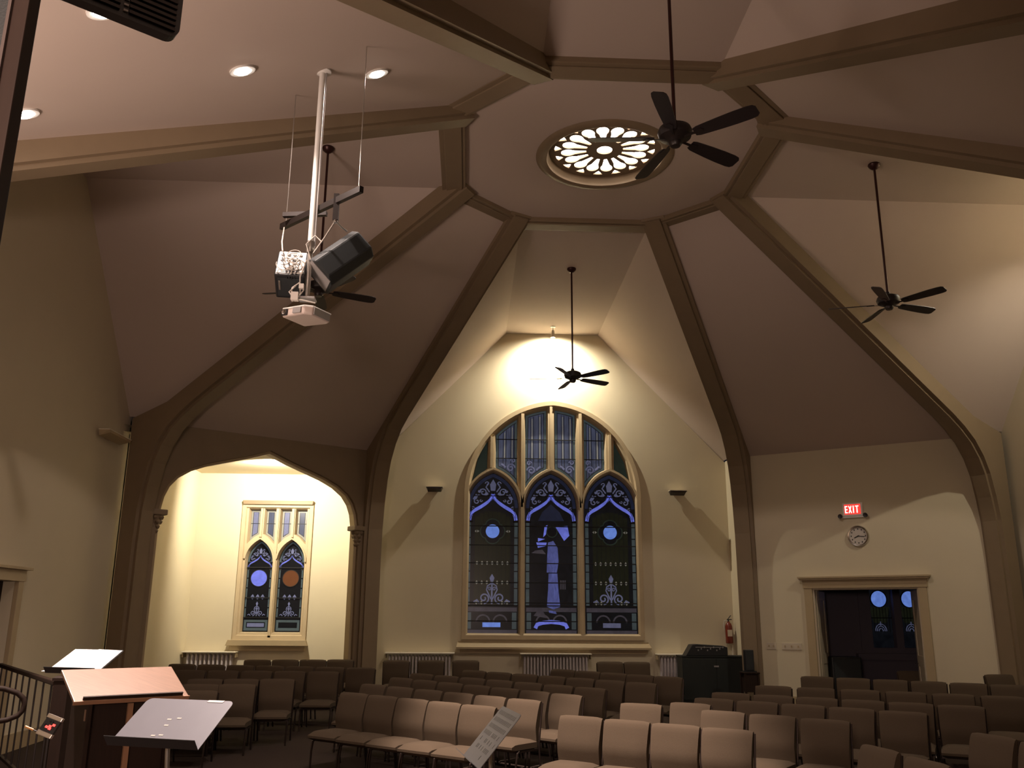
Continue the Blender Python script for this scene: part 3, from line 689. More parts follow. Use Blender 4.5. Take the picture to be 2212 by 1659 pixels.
for x, y, l in ((-4.2, -4.09, 'bright recessed downlight left of the white projector pole top'), (-3.01, -3.18, 'bright recessed downlight just right of the hanging projector wire'),
                (-4.78, -5.82, 'recessed downlight partly hidden behind the dark slatted panel'), (-6.13, -4.22, 'recessed downlight beside the dark post at the left edge')):
    downlight(x, y, l)

# ------------------------------------------------------------------ ceiling fans
def fan_tree(zt, a0, label):
    t = thing('ceiling_fan', label, 'ceiling fan', (0, 0, 0), 0, 'five-blade ceiling fans on long rods')
    MB().lathe([(0, 0), (.085, 0), (.09, -.02), (.075, -.05), (.035, -.085), (0, -.09)], 24).build('canopy', M['rod'], t, smooth=True)
    L = zt
    MB().tube([(0, 0, -.06), (0, 0, -L + .10)], .017, 10).build('downrod', M['rod'], t, smooth=True)
    MB().lathe([(0, -L + .14), (.03, -L + .14), (.035, -L + .10), (.09, -L + .09), (.15, -L + .06), (.165, -L + .02), (.15, -L - .03), (.10, -L - .055), (.085, -L - .06), (.06, -L - .08), (.062, -L - .10), (.045, -L - .125), (0, -L - .13)], 28).build('motor_housing', M['fan'], t, smooth=True)
    for k in range(5):
        a = a0 + 2 * pi * k / 5; R = Matrix.Rotation(a, 4, 'Z'); T = Matrix.Rotation(radians(-16), 4, 'X')
        prof = [(.20, .045), (.24, .058), (.32, .064), (.45, .072), (.60, .078), (.74, .078), (.795, .070), (.82, .045)]
        up_ = [(x, w) for x, w in prof]; dn = [(x, -w) for x, w in prof[::-1]]
        dn[0] = (.82, -.045)
        b = MB(); P = up_ + dn
        F = lambda u, v, d=0., R=R, T=T: R @ (T @ Vector((u, v, d)) + Vector((0, 0, -L - .045)))
        b.prism(F, P, -.004, .004); bl = b.build('blade', M['blade'], t)
        b = MB(); b.prism(F, [(.09, .012), (.19, .012), (.27, .035), (.30, 0), (.27, -.035), (.19, -.012), (.09, -.012)], -.011, -.004)
        b.build('blade_iron', M['fan'], bl)
    return t
index_kids()
f0 = fan_tree(ZC - 6.39, radians(28), 'dark ceiling fan in front of the bright patch above the tall window')
f0.location = (0, 4.32, ZC); index_kids()
for loc, rz, l in (((4.06, -.06, ZC), radians(-10.5), 'dark ceiling fan hanging at the right against the pale sloping wall'),
                   ((-4.06, -.06, ZC), radians(-4), 'dark ceiling fan at left hidden behind the hanging speakers and projector'),
                   ((-.02, -4.38, ZC), radians(3), 'nearest and largest ceiling fan, overlapping the lit ceiling rose')):
    c = copy_tree(f0); c.location = loc; c.rotation_euler = (0, 0, rz); c['label'] = l

# ------------------------------------------------------------------ corbels of the arch
def corbel(s, label):
    o = CL(s, 3.70, -.06); t = thing('carved_corbel', label, 'corbel', tuple(o), 0)
    R = Matrix.Rotation(atan2(CL(1, 0, 0).y - CL(0, 0, 0).y, CL(1, 0, 0).x - CL(0, 0, 0).x), 4, 'Z')
    b = MB().box((0, 0, 0), (.30, .30, .10), R.to_3x3()); b.build('capital', M['beam'], t, bevel=.02)
    b = MB()
    for i in range(4):
        r = .13 - i * .03; z = -.08 - i * .08
        for k in range(6 - i):
            a = 2 * pi * k / (6 - i) + i; c_ = R @ Vector((r * .75 * cos(a), r * .75 * sin(a), z)); q = Matrix.Translation(c_)
            b.lathe([(0, -.05), (.03, -.035), (.045, 0), (.03, .035), (0, .05)], 8, q)
    b.lathe([(0, -.38), (.04, -.32), (.09, -.15), (.12, -.05), (0, -.04)], 12); b.build('foliage', M['beam'], t, smooth=True)
corbel(.30, 'small carved foliate corbel at the left foot of the alcove arch')
corbel(LEN - .30, 'carved foliate corbel at the right foot of the alcove arch')

# ------------------------------------------------------------------ doorway, exit sign, clock, switches, extinguisher
dr = thing('door_casing', 'tan moulded door casing with wide flat lintel around the dark double doorway', 'door casing', tuple(CR(2.3, .14, 0)))
o_ = CR(2.3, .14, 0); G = lambda u, v, d=0.: CR(u, v, d) - o_
b = MB()
b.prism(G, [(1.16, .14), (1.32, .14), (1.32, 2.56), (1.16, 2.56)], 0, .05); b.build('jamb', M['trim'], dr, bevel=.006)
b = MB(); b.prism(G, [(3.29, .14), (3.44, .14), (3.44, 2.56), (3.29, 2.56)], 0, .05); b.build('jamb', M['trim'], dr, bevel=.006)
b = MB(); b.prism(G, [(1.14, 2.56), (3.46, 2.56), (3.46, 2.75), (1.14, 2.75)], 0, .06); b.prism(G, [(1.08, 2.75), (3.52, 2.75), (3.50, 2.72), (1.10, 2.72)], 0, .12); b.prism(G, [(1.07, 2.75), (3.53, 2.75), (3.53, 2.785), (1.07, 2.785)], 0, .14)
b.build('lintel', M['trim'], dr, bevel=.004)
b = MB(); b.prism(G, [(1.32, .14), (1.35, .14), (1.35, 2.53), (1.32, 2.53)], -.25, 0); b.prism(G, [(3.26, .14), (3.29, .14), (3.29, 2.53), (3.26, 2.53)], -.25, 0); b.prism(G, [(1.32, 2.53), (3.29, 2.53), (3.29, 2.56), (1.32, 2.56)], -.25, 0); b.build('door_lining', M['door'], dr)
def leaf(n, hinge, ang, s):
    o = CR(hinge, .16, -.10); t = thing('door_%d' % n, '', ''); del t['label']; del t['category']; t['kind'] = 'structure'
    t.location = o
    nvec = CR(0, 0, -1) - CR(0, 0, 0); d = Matrix.Rotation(ang, 3, 'Z') @ nvec; nn = Vector((-d.y, d.x, 0))
    F = lambda u, v, q=0.: d * u + nn * q + Vector((0, 0, v))
    b = MB(); b.prism(F, [(0, 0), (.95, 0), (.95, 2.36), (0, 2.36)], -.02, .02, [[(.16, .25), (.79, .25), (.79, .95), (.16, .95)], [(.16, 1.15), (.79, 1.15), (.79, 2.18), (.16, 2.18)]])
    b.prism(F, [(.15, .24), (.8, .24), (.8, 2.2), (.15, 2.2)], -.008, .008); b.build('door_leaf', M['door'], t, bevel=.003)
    b = MB(); 
    for sg in (-1, 1): b.tube([F(.88, 1.0, 0), F(.88, 1.0, .06 * sg), F(.78, 1.0, .06 * sg)], .011)
    b.build('door_handle', M['fan'], t)
leaf(1, 3.27, radians(20), 1); leaf(2, 1.34, radians(8), -1)
# exit sign
o_ = CR(2.24, 4.07, 0); R = None
ex = thing('exit_sign', 'lit white exit sign with red letters above the wall clock', 'sign', tuple(o_))
G = lambda u, v, d=0.: CR(2.24 + u, 4.07 + v, d) - o_
MB().prism(G, [(-.19, -.13), (.19, -.13), (.19, .13), (-.19, .13)], .0, .05).build('sign_housing', M['white'], ex, bevel=.008)
MB().prism(G, [(-.155, -.095), (.155, -.095), (.155, .10), (-.155, .10)], .048, .054).build('red_face', M['exitred'], ex)
b = MB()
def bar(x0, z0, x1, z1, w=.017): strip(b, G, [(x0, z0), (x1, z1)], w, .054, .06)
H_ = .07
bar(-.132, -H_, -.132, H_); [bar(-.135, z, -.092, z) for z in (-H_ + .009, 0, H_ - .009)]
bar(-.066, -H_, -.018, H_, .015); bar(-.018, -H_, -.066, H_, .015)
bar(.022, -H_, .022, H_)
bar(.058, H_ - .009, .122, H_ - .009); bar(.09, -H_, .09, H_)
b.build('exit_letters', M['exitlet'], ex, merge=False)
b = MB(); b.prism(G, [(-.25, -.16), (.25, -.16), (.25, -.13), (-.25, -.13)], .0, .04); b.build('lamp_bar', M['white'], ex)
for sg in (-1, 1):
    T = Matrix.Translation(G(sg * .24, -.125, .06)) @ Vector((CR(0, 0, 1) - CR(0, 0, 0))).to_track_quat('Z', 'Y').to_matrix().to_4x4()
    MB().lathe([(0, -.03), (.035, -.03), (.045, .02), (.03, .02), (0, .005)], 16, T).build('emergency_lamp', M['fan'], ex, smooth=True)
# clock
o_ = CR(2.30, 3.55, 0); ck = thing('wall_clock', 'round chrome-rimmed wall clock with grey face below the exit sign', 'clock', tuple(o_))
T = Vector((CR(0, 0, 1) - CR(0, 0, 0))).to_track_quat('Z', 'Y').to_matrix().to_4x4()
G = lambda u, v, d=0.: CR(2.30 + u, 3.55 + v, d) - o_
MB().lathe([(0, 0), (.2, 0), (.205, .03), (.195, .05), (.17, .045), (.165, .02), (0, .02)], 40, T).build('rim', M['chrome'], ck, smooth=True)
MB().lathe([(0, .022), (.166, .022)], 40, T).build('dial', M['face'], ck)
b = MB()
for k in range(12):
    a = pi / 2 - 2 * pi * k / 12; b.prism(G, [(.135 * cos(a) + dx, .135 * sin(a) + dz) for dx, dz in ((-.009, -.014), (.009, -.014), (.009, .014), (-.009, .014))], .022, .025)
b.build('hour_mark', M['black'], ck)
b = MB()
for a, L, w in ((radians(90 - 98), .12, .012), (radians(90 - 245), .085, .018)): strip(b, G, [(-.02 * cos(a), -.02 * sin(a)), (L * cos(a), L * sin(a))], w, .027, .031)
b.build('hand', M['black'], ck, merge=False)
# switch plates
for s0, w, n_, l in ((.31, .19, 2, 'small ivory double switch plate nearer the column on the exit wall'), (.62, .40, 3, 'wide ivory switch plate nearer the dark doorway')):
    o_ = CR(s0 + w / 2, 1.44, 0); t = thing('light_switch', l, 'switch', tuple(o_))
    G = lambda u, v, d=0.: CR(s0 + w / 2 + u, 1.44 + v, d) - o_
    MB().prism(G, [(-w / 2, -.065), (w / 2, -.065), (w / 2, .065), (-w / 2, .065)], 0, .012).build('switch_plate', M['plate'], t, bevel=.003)
    for i in range(n_):
        x = -w / 2 + w * (i + .5) / n_; MB().prism(G, [(x - .012, -.02), (x + .012, -.02), (x + .012, .02), (x - .012, .02)], .012, .022).build('toggle', M['trim'], t)
# fire extinguisher on the front wall beside the column
fe = thing('fire_extinguisher', 'red fire extinguisher hung on the wall beside the right-hand column', 'fire extinguisher', (3.90, 8.38, 1.54))
MB().lathe([(0, -.10), (.07, -.10), (.078, -.08), (.078, .26), (.06, .32), (.025, .35), (.025, .37), (0, .37)], 24).build('cylinder', M['red'], fe, smooth=True)
b = MB(); b.tube([(0, 0, .36), (0, 0, .40)], .018); b.box((.02, 0, .41), (.11, .02, .02)); b.tube([(-.01, 0, .42), (.06, 0, .50)], .009); b.build('valve_handle', M['black'], fe)
MB().tube([(-.02, 0, .38), (-.09, 0, .38), (-.11, 0, .30), (-.095, 0, .18)], .012).build('hose', M['cable'], fe, smooth=True)
MB().box((0, .095, .12), (.05, .05, .35)).build('wall_bracket', M['steel'], fe)
MB().box((0, -.076, .12), (.10, .01, .14)).build('label_panel', M['plate'], fe)
b = MB().tube([(3.99, 8.46, .35), (3.99, 8.46, 1.40)], .022); tag(b.build('wall_conduit', M['shelf'], smooth=True), 'pale vertical conduit on the wall below the fire extinguisher', 'conduit')

# left wall door casing
lc = thing('door_casing', 'brown door casing with flat lintel on the shaded left wall', 'door casing', (-XW, 0, .15))
G = lambda u, v, d=0.: SL(u, v, d) - Vector((-XW, 0, .15))
MB().prism(G, [(.72, .15), (.86, .15), (.86, 2.38), (.72, 2.38)], 0, .06).build('jamb', M['trim'], lc, bevel=.006)
MB().prism(G, [(-1.14, .15), (-1.0, .15), (-1.0, 2.38), (-1.14, 2.38)], 0, .06).build('jamb', M['trim'], lc, bevel=.006)
b = MB(); b.prism(G, [(-1.16, 2.38), (.88, 2.38), (.88, 2.53), (-1.16, 2.53)], 0, .07); b.prism(G, [(-1.2, 2.53), (.93, 2.53), (.93, 2.57), (-1.2, 2.57)], 0, .13); b.build('lintel', M['trim'], lc, bevel=.005)
ld = MB(); ld.prism(SL, [(-1.0, .1), (.72, .1), (.72, 2.38), (-1.0, 2.38)], -.2, -.15)
for z_ in (.35, 1.35):
    for u_ in (-.85, 0): ld.prism(SL, [(u_, z_), (u_ + .6, z_), (u_ + .6, z_ + .8), (u_, z_ + .8)], -.15, -.13)
struct(ld.build('door_3', M['wooddk'], bevel=.004))

# ------------------------------------------------------------------ radiators
def radiator(x0, x1, y, n, label, zt=1.2):
    zb_ = zf(y); t = thing('cast_iron_radiator', label, 'radiator', ((x0 + x1) / 2, y, zb_), 0, 'silver radiators along the front wall')
    w = x1 - x0; pitch = w / n
    for i in range(n):
        xx = -w / 2 + pitch * (i + .5); h0, h1 = .09, zt - zb_ - .10; b = MB()
        for k in (-1, 1):
            b.tube([(xx, k * .055, h0), (xx, k * .055, h1)], .0235, 8)
        rr = [(xx, -.055 + 0 * j, h1) for j in (0,)]
        b.tube([(xx, -.055, h1 - .02), (xx, -.04, h1 + .03), (xx, 0, h1 + .045), (xx, .04, h1 + .03), (xx, .055, h1 - .02)], .0235, 8)
        b.tube([(xx, -.055, h0 + .03), (xx, 0, h0), (xx, .055, h0 + .03)], .0235, 8)
        if i in (0, n - 1): b.box((xx, 0, h0 / 2), (.03, .12, h0))
        b.build('section', M['rad'], t, smooth=True, merge=False)
    b = MB().box((0, .0, zt - zb_ - .0), (w + .14, .30, .025)); b.build('shelf', M['shelf'], t, bevel=.006)
    b = MB(); b.box((-w / 2 - .055, .02, zt - zb_ - .06), (.02, .24, .10)); b.box((w / 2 + .055, .02, zt - zb_ - .06), (.02, .24, .10)); b.build('shelf_bracket', M['trim'], t)
    MB().tube([(w / 2 + .02, 0, .12), (w / 2 + .10, 0, .12), (w / 2 + .10, 0, -.0)], .014).build('valve', M['steel'], t, smooth=True)
RY = 8.34
radiator(-3.60, -2.24, RY, 19, 'silver radiator under a cream shelf between left column and tall window')
radiator(-.68, .74, RY, 20, 'silver radiator under a cream shelf centred below the tall window')
radiator(2.32, 3.45, RY, 16, 'silver radiator half hidden behind the dark cabinet')
radiator(-7.90, -6.90, RY, 11, 'grey radiator in the left corner of the lit alcove')

# ------------------------------------------------------------------ chairs
def make_chair():
    t = thing('church_chair', 'x', 'chair')
    # seat cushion: waterfall front edge
    vs = []; nx, ny = 8, 8; b = MB()
    def seat_pt(i, j, top):
        u = i / nx * 2 - 1; v = j / ny * 2 - 1
        x = u * .25; y = v * .235 - .03
        ed = max(abs(u) ** 6, abs(v) ** 6); z = .375 + (.068 if top else -.055) * (1 - .5 * ed)
        if top: z += .012 * (1 - u * u) * (1 - v * v)
        if v < -.6: z -= .022 * ((-.6 - v) / .4) ** 2 * (1 if top else -.6)
        return Vector((x * (1 - .04 * (1 if ed > .9 else 0)), y, z))
    for top in (True, False): 
        b.add([seat_pt(i, j, top) for i in range(nx + 1) for j in range(ny + 1)], [(i * (ny + 1) + j, i * (ny + 1) + j + 1, (i + 1) * (ny + 1) + j + 1, (i + 1) * (ny + 1) + j) for i in range(nx) for j in range(ny)])
    rim = [(i, 0) for i in range(nx)] + [(nx, j) for j in range(ny)] + [(i, ny) for i in range(nx, 0, -1)] + [(0, j) for j in range(ny, 0, -1)]
    N_ = len(rim); b.add([seat_pt(i, j, True) for i, j in rim] + [seat_pt(i, j, False) for i, j in rim], [(k, (k + 1) % N_, N_ + (k + 1) % N_, N_ + k) for k in range(N_)])
    b.build('seat', M['fabric'], t, smooth=True)
    # backrest: profile in y,z with lumbar roll and rounded rolled-over top
    prof = [(.185, .40), (.178, .46), (.165, .52), (.160, .57), (.168, .62), (.186, .68), (.204, .74), (.218, .79), (.232, .83), (.25, .856), (.272, .868), (.292, .862), (.302, .84), (.298, .81), (.285, .77), (.268, .70), (.25, .62), (.24, .54), (.238, .46), (.235, .40)]
    b = MB(); nx = 8; n = len(prof); vs = []
    for i in range(nx + 1):
        u = i / nx * 2 - 1; k = 1 - .05 * abs(u) ** 4
        for (y, z) in prof:
            yc = .235 if z < .75 else .262
            zz2 = z - .012 * abs(u) ** 6 if z > .8 else z
            wdt = .236 + .012 * min(1, max(0, (z - .4) / .4))
            vs.append((u * wdt, yc + (y - yc) * (k if abs(u) < 1 else .8) - .010 * (1 - u * u), zz2))
    fs = [(i * n + j, i * n + (j + 1) % n, (i + 1) * n + (j + 1) % n, (i + 1) * n + j) for i in range(nx) for j in range(n)]
    fs += [tuple(range(n)), tuple(range(nx * n, nx * n + n))]
    b.add(vs, fs); b.build('backrest', M['fabric'], t, smooth=True)
    for sx in (-1, 1):
        MB().tube([(sx * .235, -.20, 0), (sx * .24, -.19, .20), (sx * .24, -.17, .31), (sx * .23, -.13, .335)], .0125, 8).build('leg', M['chairmetal'], t, smooth=True)
        MB().tube([(sx * .235, .30, 0), (sx * .24, .25, .25), (sx * .245, .235, .42)], .0125, 8).build('leg', M['chairmetal'], t, smooth=True)
        MB().tube([(sx * .247, .235, .40), (sx * .25, .262, .62), (sx * .252, .292, .835)], .011, 8).build('back_frame', M['chairmetal'], t, smooth=True)
    b = MB(); 
    for sx in (-1, 1): b.box((sx * .23, .03, .325), (.022, .40, .022))
    b.box((0, .20, .325), (.46, .022, .022)); b.box((0, -.14, .325), (.46, .022, .022)); b.build('seat_frame', M['chairmetal'], t)
    return t
chair0 = make_chair(); index_kids()
ROWS = [  # block, row name, first top-centre, last top-centre, count, facing angle
 ('left', 'back row', (-5.90, 6.15), (-4.35, 6.34), 4, 0), ('left', 'fifth row', (-6.96, 4.99), (-3.72, 4.34), 7, None),
 ('left', 'fourth row', (-6.42, 3.67), (-4.23, 3.52), 5, None), ('left', 'third row', (-5.73, 2.09), (-4.69, 2.14), 3, None),
 ('left', 'second row', (-6.07, 1.28), (-5.07, 1.32), 3, None), ('left', 'front row', (-5.35, .43), (-5.35, .43), 1, 2),
 ('middle', 'front row', (-3.32, .21), (-1.75, -1.10), 5, None), ('middle', 'second row', (-3.19, 1.34), (-1.19, -.46), 6, None),
 ('middle', 'third row', (-2.88, 2.38), (-.61, .14), 7, None), ('middle', 'fourth row', (-2.61, 3.15), (-.19, 1.0), 7, None),
 ('middle', 'fifth row', (-1.77, 3.85), (.67, 1.79), 7, None), ('middle', 'back row', (-.24, 4.14), (1.29, 2.80), 5, None),
 ('right', 'front row', (-.69, -2.01), (.60, -2.91), 4, None), ('right', 'second row', (.94, -1.55), (1.82, -2.22), 3, None),
 ('right', 'third row', (1.18, -.29), (2.97, -1.54), 5, None), ('right', 'fourth row', (1.59, .39), (3.96, -.95), 6, None),
 ('right', 'fifth row', (2.49, 1.37), (5.10, .11), 6, None), ('right', 'back row', (3.75, 2.97), (6.14, 1.67), 6, None)]
ORD = ['leftmost', 'second from left', 'third from left', 'fourth from left', 'fifth from left', 'sixth from left', 'seventh from left']
used = [False]
def seat_at(px, py, ang, label, group, z=None, H=0):
    o = chair0 if not used[0] else copy_tree(chair0); used[0] = True
    a = radians(ang); x = px + .262 * sin(a); y = py - .262 * cos(a)
    o.location = (x, y, zf(y) if z is None else z); o.rotation_euler = (0, 0, a); o['label'] = label
    if group: o['group'] = group
    return o
seat_list = []
for blk, row, A, B, n, fa in ROWS:
    ang = fa if fa is not None else math.degrees(atan2(B[1] - A[1], B[0] - A[0]))
    for i in range(n):
        t = i / max(1, n - 1); x = A[0] + (B[0] - A[0]) * t; y = A[1] + (B[1] - A[1]) * t
        w = ORD[i] if i < n - 1 or n == 1 else 'rightmost'
        lab = 'tan chair, %s in the %s of the %s block' % (w, row, blk)
        if n == 1: lab = 'tan chair alone in the %s of the %s block behind the lectern' % (row, blk)
        seat_at(x, y, ang, lab, 'upholstered chairs of the %s block' % blk)
for x, y, a, l in ((-3.26, 6.23, 0, 'tan chair against the radiator left of the tall window, nearest the column'), (-2.59, 6.28, 0, 'tan chair against the radiator left of the tall window, middle of three'),
                   (-1.92, 6.33, 0, 'tan chair at the right end of three against the left radiator'), (.88, 6.15, 0, 'left chair of the pair below the right corner of the tall window'),
                   (1.40, 6.10, 0, 'right chair of the pair below the right corner of the tall window'),
                   (.16, -.86, -28, 'single tan chair standing between the front and second rows of the right block'), (.76, -.80, -35, 'tan chair at the left end just behind the right block second row'),
                   (7.10, 3.55, 3, 'lone tan chair by the wall right of the doorway'),
                   (1.58, -4.0, -80, 'tan chair turned sideways at the bottom right, left one of the angled pair'), (1.68, -4.6, -80, 'tan chair turned sideways at the bottom right, nearest of the angled pair'),
                   (2.97, -3.30, -74, 'tan chair turned sideways at the right edge, farther one'), (3.12, -3.83, -74, 'tan chair turned sideways at the right edge, nearer one')):
    seat_at(x, y, a, l, 'loose upholstered chairs')
seat_at(6.75, 5.95, -10, 'brown chair standing inside the dark room beyond the doorway', 'loose upholstered chairs', z=.14)
seat_at(.01, -5.39, -80, 'nearest tan chair, only one pale top corner showing at the bottom edge', 'loose upholstered chairs')

# ------------------------------------------------------------------ sound desk corner
cb = thing('equipment_cabinet', 'tall dark green-black cabinet at the back wall right of the tall window', 'cabinet', (3.27, 7.5, zf(7.4)))
MB().box((0, 0, .44), (1.42, .50, .88)).build('cabinet_body', M['cabinet'], cb, bevel=.008)
MB().box((0, 0, .895), (1.44, .54, .03)).build('cabinet_top', M['cabinet'], cb, bevel=.005)
for sx in (-1, 1): MB().box((sx * .352, -.256, .44), (.68, .018, .80)).build('door', M['cabinet'], cb, bevel=.004)
MB().box((0, -.268, .70), (.10, .008, .03)).build('latch', M['greyp'], cb)
kb = thing('mixing_console', 'black sloping mixing console lying on top of the dark cabinet', 'mixing console', (3.1, 7.42, zf(7.4) + .91))
F = lambda u, v, d=0.: Vector((u, v, d))
G = lambda u, v, d=0.: Vector((d, u, v))
MB().prism(lambda u, v, d=0.: Vector((u, d, v)), [(-.46, 0), (.42, 0), (.42, .17), (.33, .20), (-.22, .23), (-.32, .22)], -.2, .15).build('console_body', M['black'], kb, bevel=.01)
b = MB()
for k in range(9): b.box((-.2 + k * .065, -.206, .11 + .03 * (k % 3)), (.02, .012, .03))
b.box((.02, -.204, .17), (.55, .008, .012)); b.build('fader_row', M['greyp'], kb)
tb = thing('side_table', 'narrow dark wooden table between the dark cabinet and the column', 'table', (3.70, 6.40, zf(6.4)))
MB().box((0, 0, .65), (.32, .34, .025)).build('tabletop', M['wooddk'], tb, bevel=.004)
for sx in (-1, 1):
    for sy in (-1, 1): MB().box((sx * .13, sy * .14, .32), (.035, .035, .64)).build('leg', M['wooddk'], tb)
MB().box((0, .0, .46), (.24, .28, .34)).build('drawer_box', M['wooddk'], tb)
mo = thing('desktop_speaker', 'small black upright speaker standing on the narrow table by the column', 'speaker', (3.73, 6.40, zf(6.4) + .663))
MB().box((-.03, 0, .22), (.16, .18, .40)).build('speaker_body', M['black'], mo, bevel=.012)
MB().box((-.03, -.092, .22), (.13, .006, .36)).build('speaker_grille', M['spkblack'], mo)
MB().box((-.02, 0, .01), (.22, .20, .02)).build('speaker_foot', M['black'], mo)
tv = thing('dark_cabinet', 'black box-shaped cabinet in the dark room beyond the doorway', 'cabinet', (5.75, 6.75, .14))
MB().box((0, 0, .55), (.62, .4, 1.1)).build('cabinet_body', M['black'], tv, bevel=.03)
MB().box((0, -.205, .6), (.54, .01, .9)).build('front_panel', M['spkblack'], tv)

# ------------------------------------------------------------------ projector and speaker rig
RX, RYY, K = -3.29, -4.74, 1.167     # the rig is laid out around its own centre and placed in the hall by RG
def RG(o):
    o.location = Vector((-3.524, -3.556, 5.393)) + (o.location - Vector((-3.29, -4.74, 4.9))) * K; o.scale = (K, K, K)
_before = set(COL.objects)
pole = thing('projector_pole', 'long white ceiling pole holding the projector', 'projector mount', (RX, RYY, 6.70))
MB().tube([(0, 0, .04), (0, 0, -1.72)], .0285, 16).build('outer_tube', M['white'], pole, smooth=True)
MB().tube([(0, 0, -1.70), (0, 0, -2.17)], .021, 14).build('inner_tube', M['steel'], pole, smooth=True)
MB().lathe([(.03, 0), (.075, 0), (.075, -.012), (.03, -.03)], 20).build('ceiling_flange', M['white'], pole, smooth=True)
MB().lathe([(.036, -1.66), (.036, -1.74), (.03, -1.76)], 14).build('collar', M['steel'], pole)
MB().tube([(.035, -.01, 0.0), (.035, -.01, -1.7)], .006, 6).build('conduit', M['greyp'], pole)
MB().box((0, 0, -2.18), (.14, .12, .015)).build('mount_plate', M['greyp'], pole)
pj_ = thing('projector', 'white ceiling projector hanging at the bottom of the long white pole', 'projector', (RX + .02, RYY - .02, 4.365), radians(-28))
pj_.rotation_euler = (radians(-2), radians(4), radians(-32)); PJ_ = pj_
b = MB().prism(lambda u, v, d=0.: Vector((u, v, d)), [(-.19, -.15), (.10, -.17), (.17, -.12), (.18, .12), (.12, .15), (-.17, .15)], -.045, .045)
b.build('projector_body', M['pinkp'], pj_, bevel=.018, seg=3)
MB().prism(lambda u, v, d=0.: Vector((u, v, d)), [(-.195, -.155), (.105, -.175), (.175, -.125), (.185, .125), (.125, .155), (-.175, .155)], .03, .05).build('top_cover', M['white'], pj_, bevel=.01)
MB().box((.178, .0, 0), (.012, .22, .07)).build('side_vent', M['greyp'], pj_)
b = MB().box((-.15, -.157, -.002), (.07, .03, .06)); b.build('lens_recess', M['black'], pj_, bevel=.004)
T = Matrix.Translation((-.15, -.165, -.002)) @ Matrix.Rotation(radians(90), 4, 'X')
MB().lathe([(.026, 0), (.026, .012), (.02, .012), (0, .004)], 20, T).build('lens', M['chrome'], pj_, smooth=True)
MB().box((.02, -.176, .0), (.10, .012, .055)).build('air_filter', M['greyp'], pj_)
b = MB(); b.box((0, 0, .065), (.2, .03, .02)); b.box((0, 0, .065), (.03, .2, .02)); b.tube([(0, 0, .06), (0, 0, .10)], .03, 12); b.build('mount_bracket', M['fan'], pj_)
# hanging bars and wires
P1 = Vector((-3.621, -4.315, 5.377)); P2 = Vector((-2.867, -5.095, 5.349))
b = MB(); d = (P2 - P1).normalized(); s_ = d.cross(Vector((0, 0, 1))).normalized(); up__ = s_.cross(d); Rm = Matrix((d, s_, up__)).transposed()
hb = thing('suspension_bar', 'long black steel bar sloping above the hanging speakers', 'hanging bar', tuple((P1 + P2) / 2))
MB().box((0, 0, 0), ((P2 - P1).length + .1, .04, .055), Rm).build('bar', M['iron'], hb)
b = MB().box((.12, -.02, -.06), (.045, .045, .24)); o = b.build('hanger_strap', M['iron'], hb); 
q = (P2 - P1).normalized() * .25; o.location = tuple(q - Vector((.12, -.02, -.0)))
b = MB().box((0, 0, 0), (.40, .045, .04)); o = b.build('cross_bar', M['iron'], hb); o.location = tuple(P1 + Vector((.20, -.12, .06)) - (P1 + P2) / 2); o.rotation_euler = (0, 0, radians(-8))
for (x, y, zt, zb__, l) in ((-3.612, -4.315, 6.723, 5.38, 'thin hanging wire left of the white pole'), (-2.86, -5.095, 6.723, 5.35, 'thin hanging wire right of the white pole')):
    b = MB().tube([(x, y, zt), (x, y, zb__)], .0045, 6); 
    w_ = tag(b.build('suspension_wire', M['steel'], smooth=True), l, 'wire', 'suspension wires of the speaker bar')
# right speaker
def speaker(name, c, L, Nn, dims, label, mm='spkblack'):
    L = Vector(L).normalized(); Nn = Vector(Nn); Nn = (Nn - L * Nn.dot(L)).normalized(); Wd = L.cross(Nn)
    R = Matrix((L, Wd, Nn)).transposed()
    t = thing(name, label, 'speaker', c); t.rotation_euler = R.to_euler()
    l, w, dp = dims
    MB().prism(lambda u, v, d=0.: Vector((d, u, v)), [(-w / 2, dp / 2), (w / 2, dp / 2), (w / 2, -dp * .2), (w * .3, -dp / 2), (-w * .3, -dp / 2), (-w / 2, -dp * .2)], -l / 2, l / 2).build('speaker_body', M[mm], t, bevel=.014)
    return t
sp = speaker('hanging_speaker', (-3.05, -4.62, 4.925), (-.66, -.30, -.69), (.15, -.91, -.38), (.50, .29, .27), 'large black loudspeaker hanging tilted to the right of the white pole')
for sx in (-1, 1): MB().box((sx * .05, .0, .137), (.016, .008, .006)).build('screw', M['steel'], sp)
MB().box((.252, 0, .0), (.006, .24, .20)).build('speaker_grille', M['greyp'], sp)
b = MB(); b.tube([(-.25, .12, .10), (-.28, .12, .10)], .006); T = Matrix.Translation((-.30, .12, .10)); b.tube([(-.30 + .022 * cos(a), .12 + .022 * sin(a), .10) for a in [2 * pi * k / 12 for k in range(13)]], .005, 6); b.build('eye_bolt', M['steel'], sp)
N1 = Vector((.08, -.87, .5)).normalized(); N2 = Vector((.04, -.5, -.87)); N2 = (N2 - N1 * N2.dot(N1)).normalized(); X1 = N1.cross(N2) * -1
ridge = Vector((-3.44, -4.80, 4.71)); c_ = ridge - N2 * .16 - N1 * .13
sp2 = thing('hanging_speaker', 'smaller black loudspeaker with a pale wiring panel left of the white pole', 'speaker', tuple(c_))
R2 = Matrix((X1, N2 * -1, N1)).transposed(); 
if R2.determinant() < 0: R2 = Matrix((X1 * -1, N2 * -1, N1)).transposed()
sp2.rotation_euler = R2.to_euler()
MB().box((0, 0, 0), (.25, .32, .26)).build('speaker_body', M['black'], sp2, bevel=.02, seg=3)
MB().box((0, .005, .131), (.225, .285, .008)).build('rear_panel', M['white'], sp2, bevel=.003)
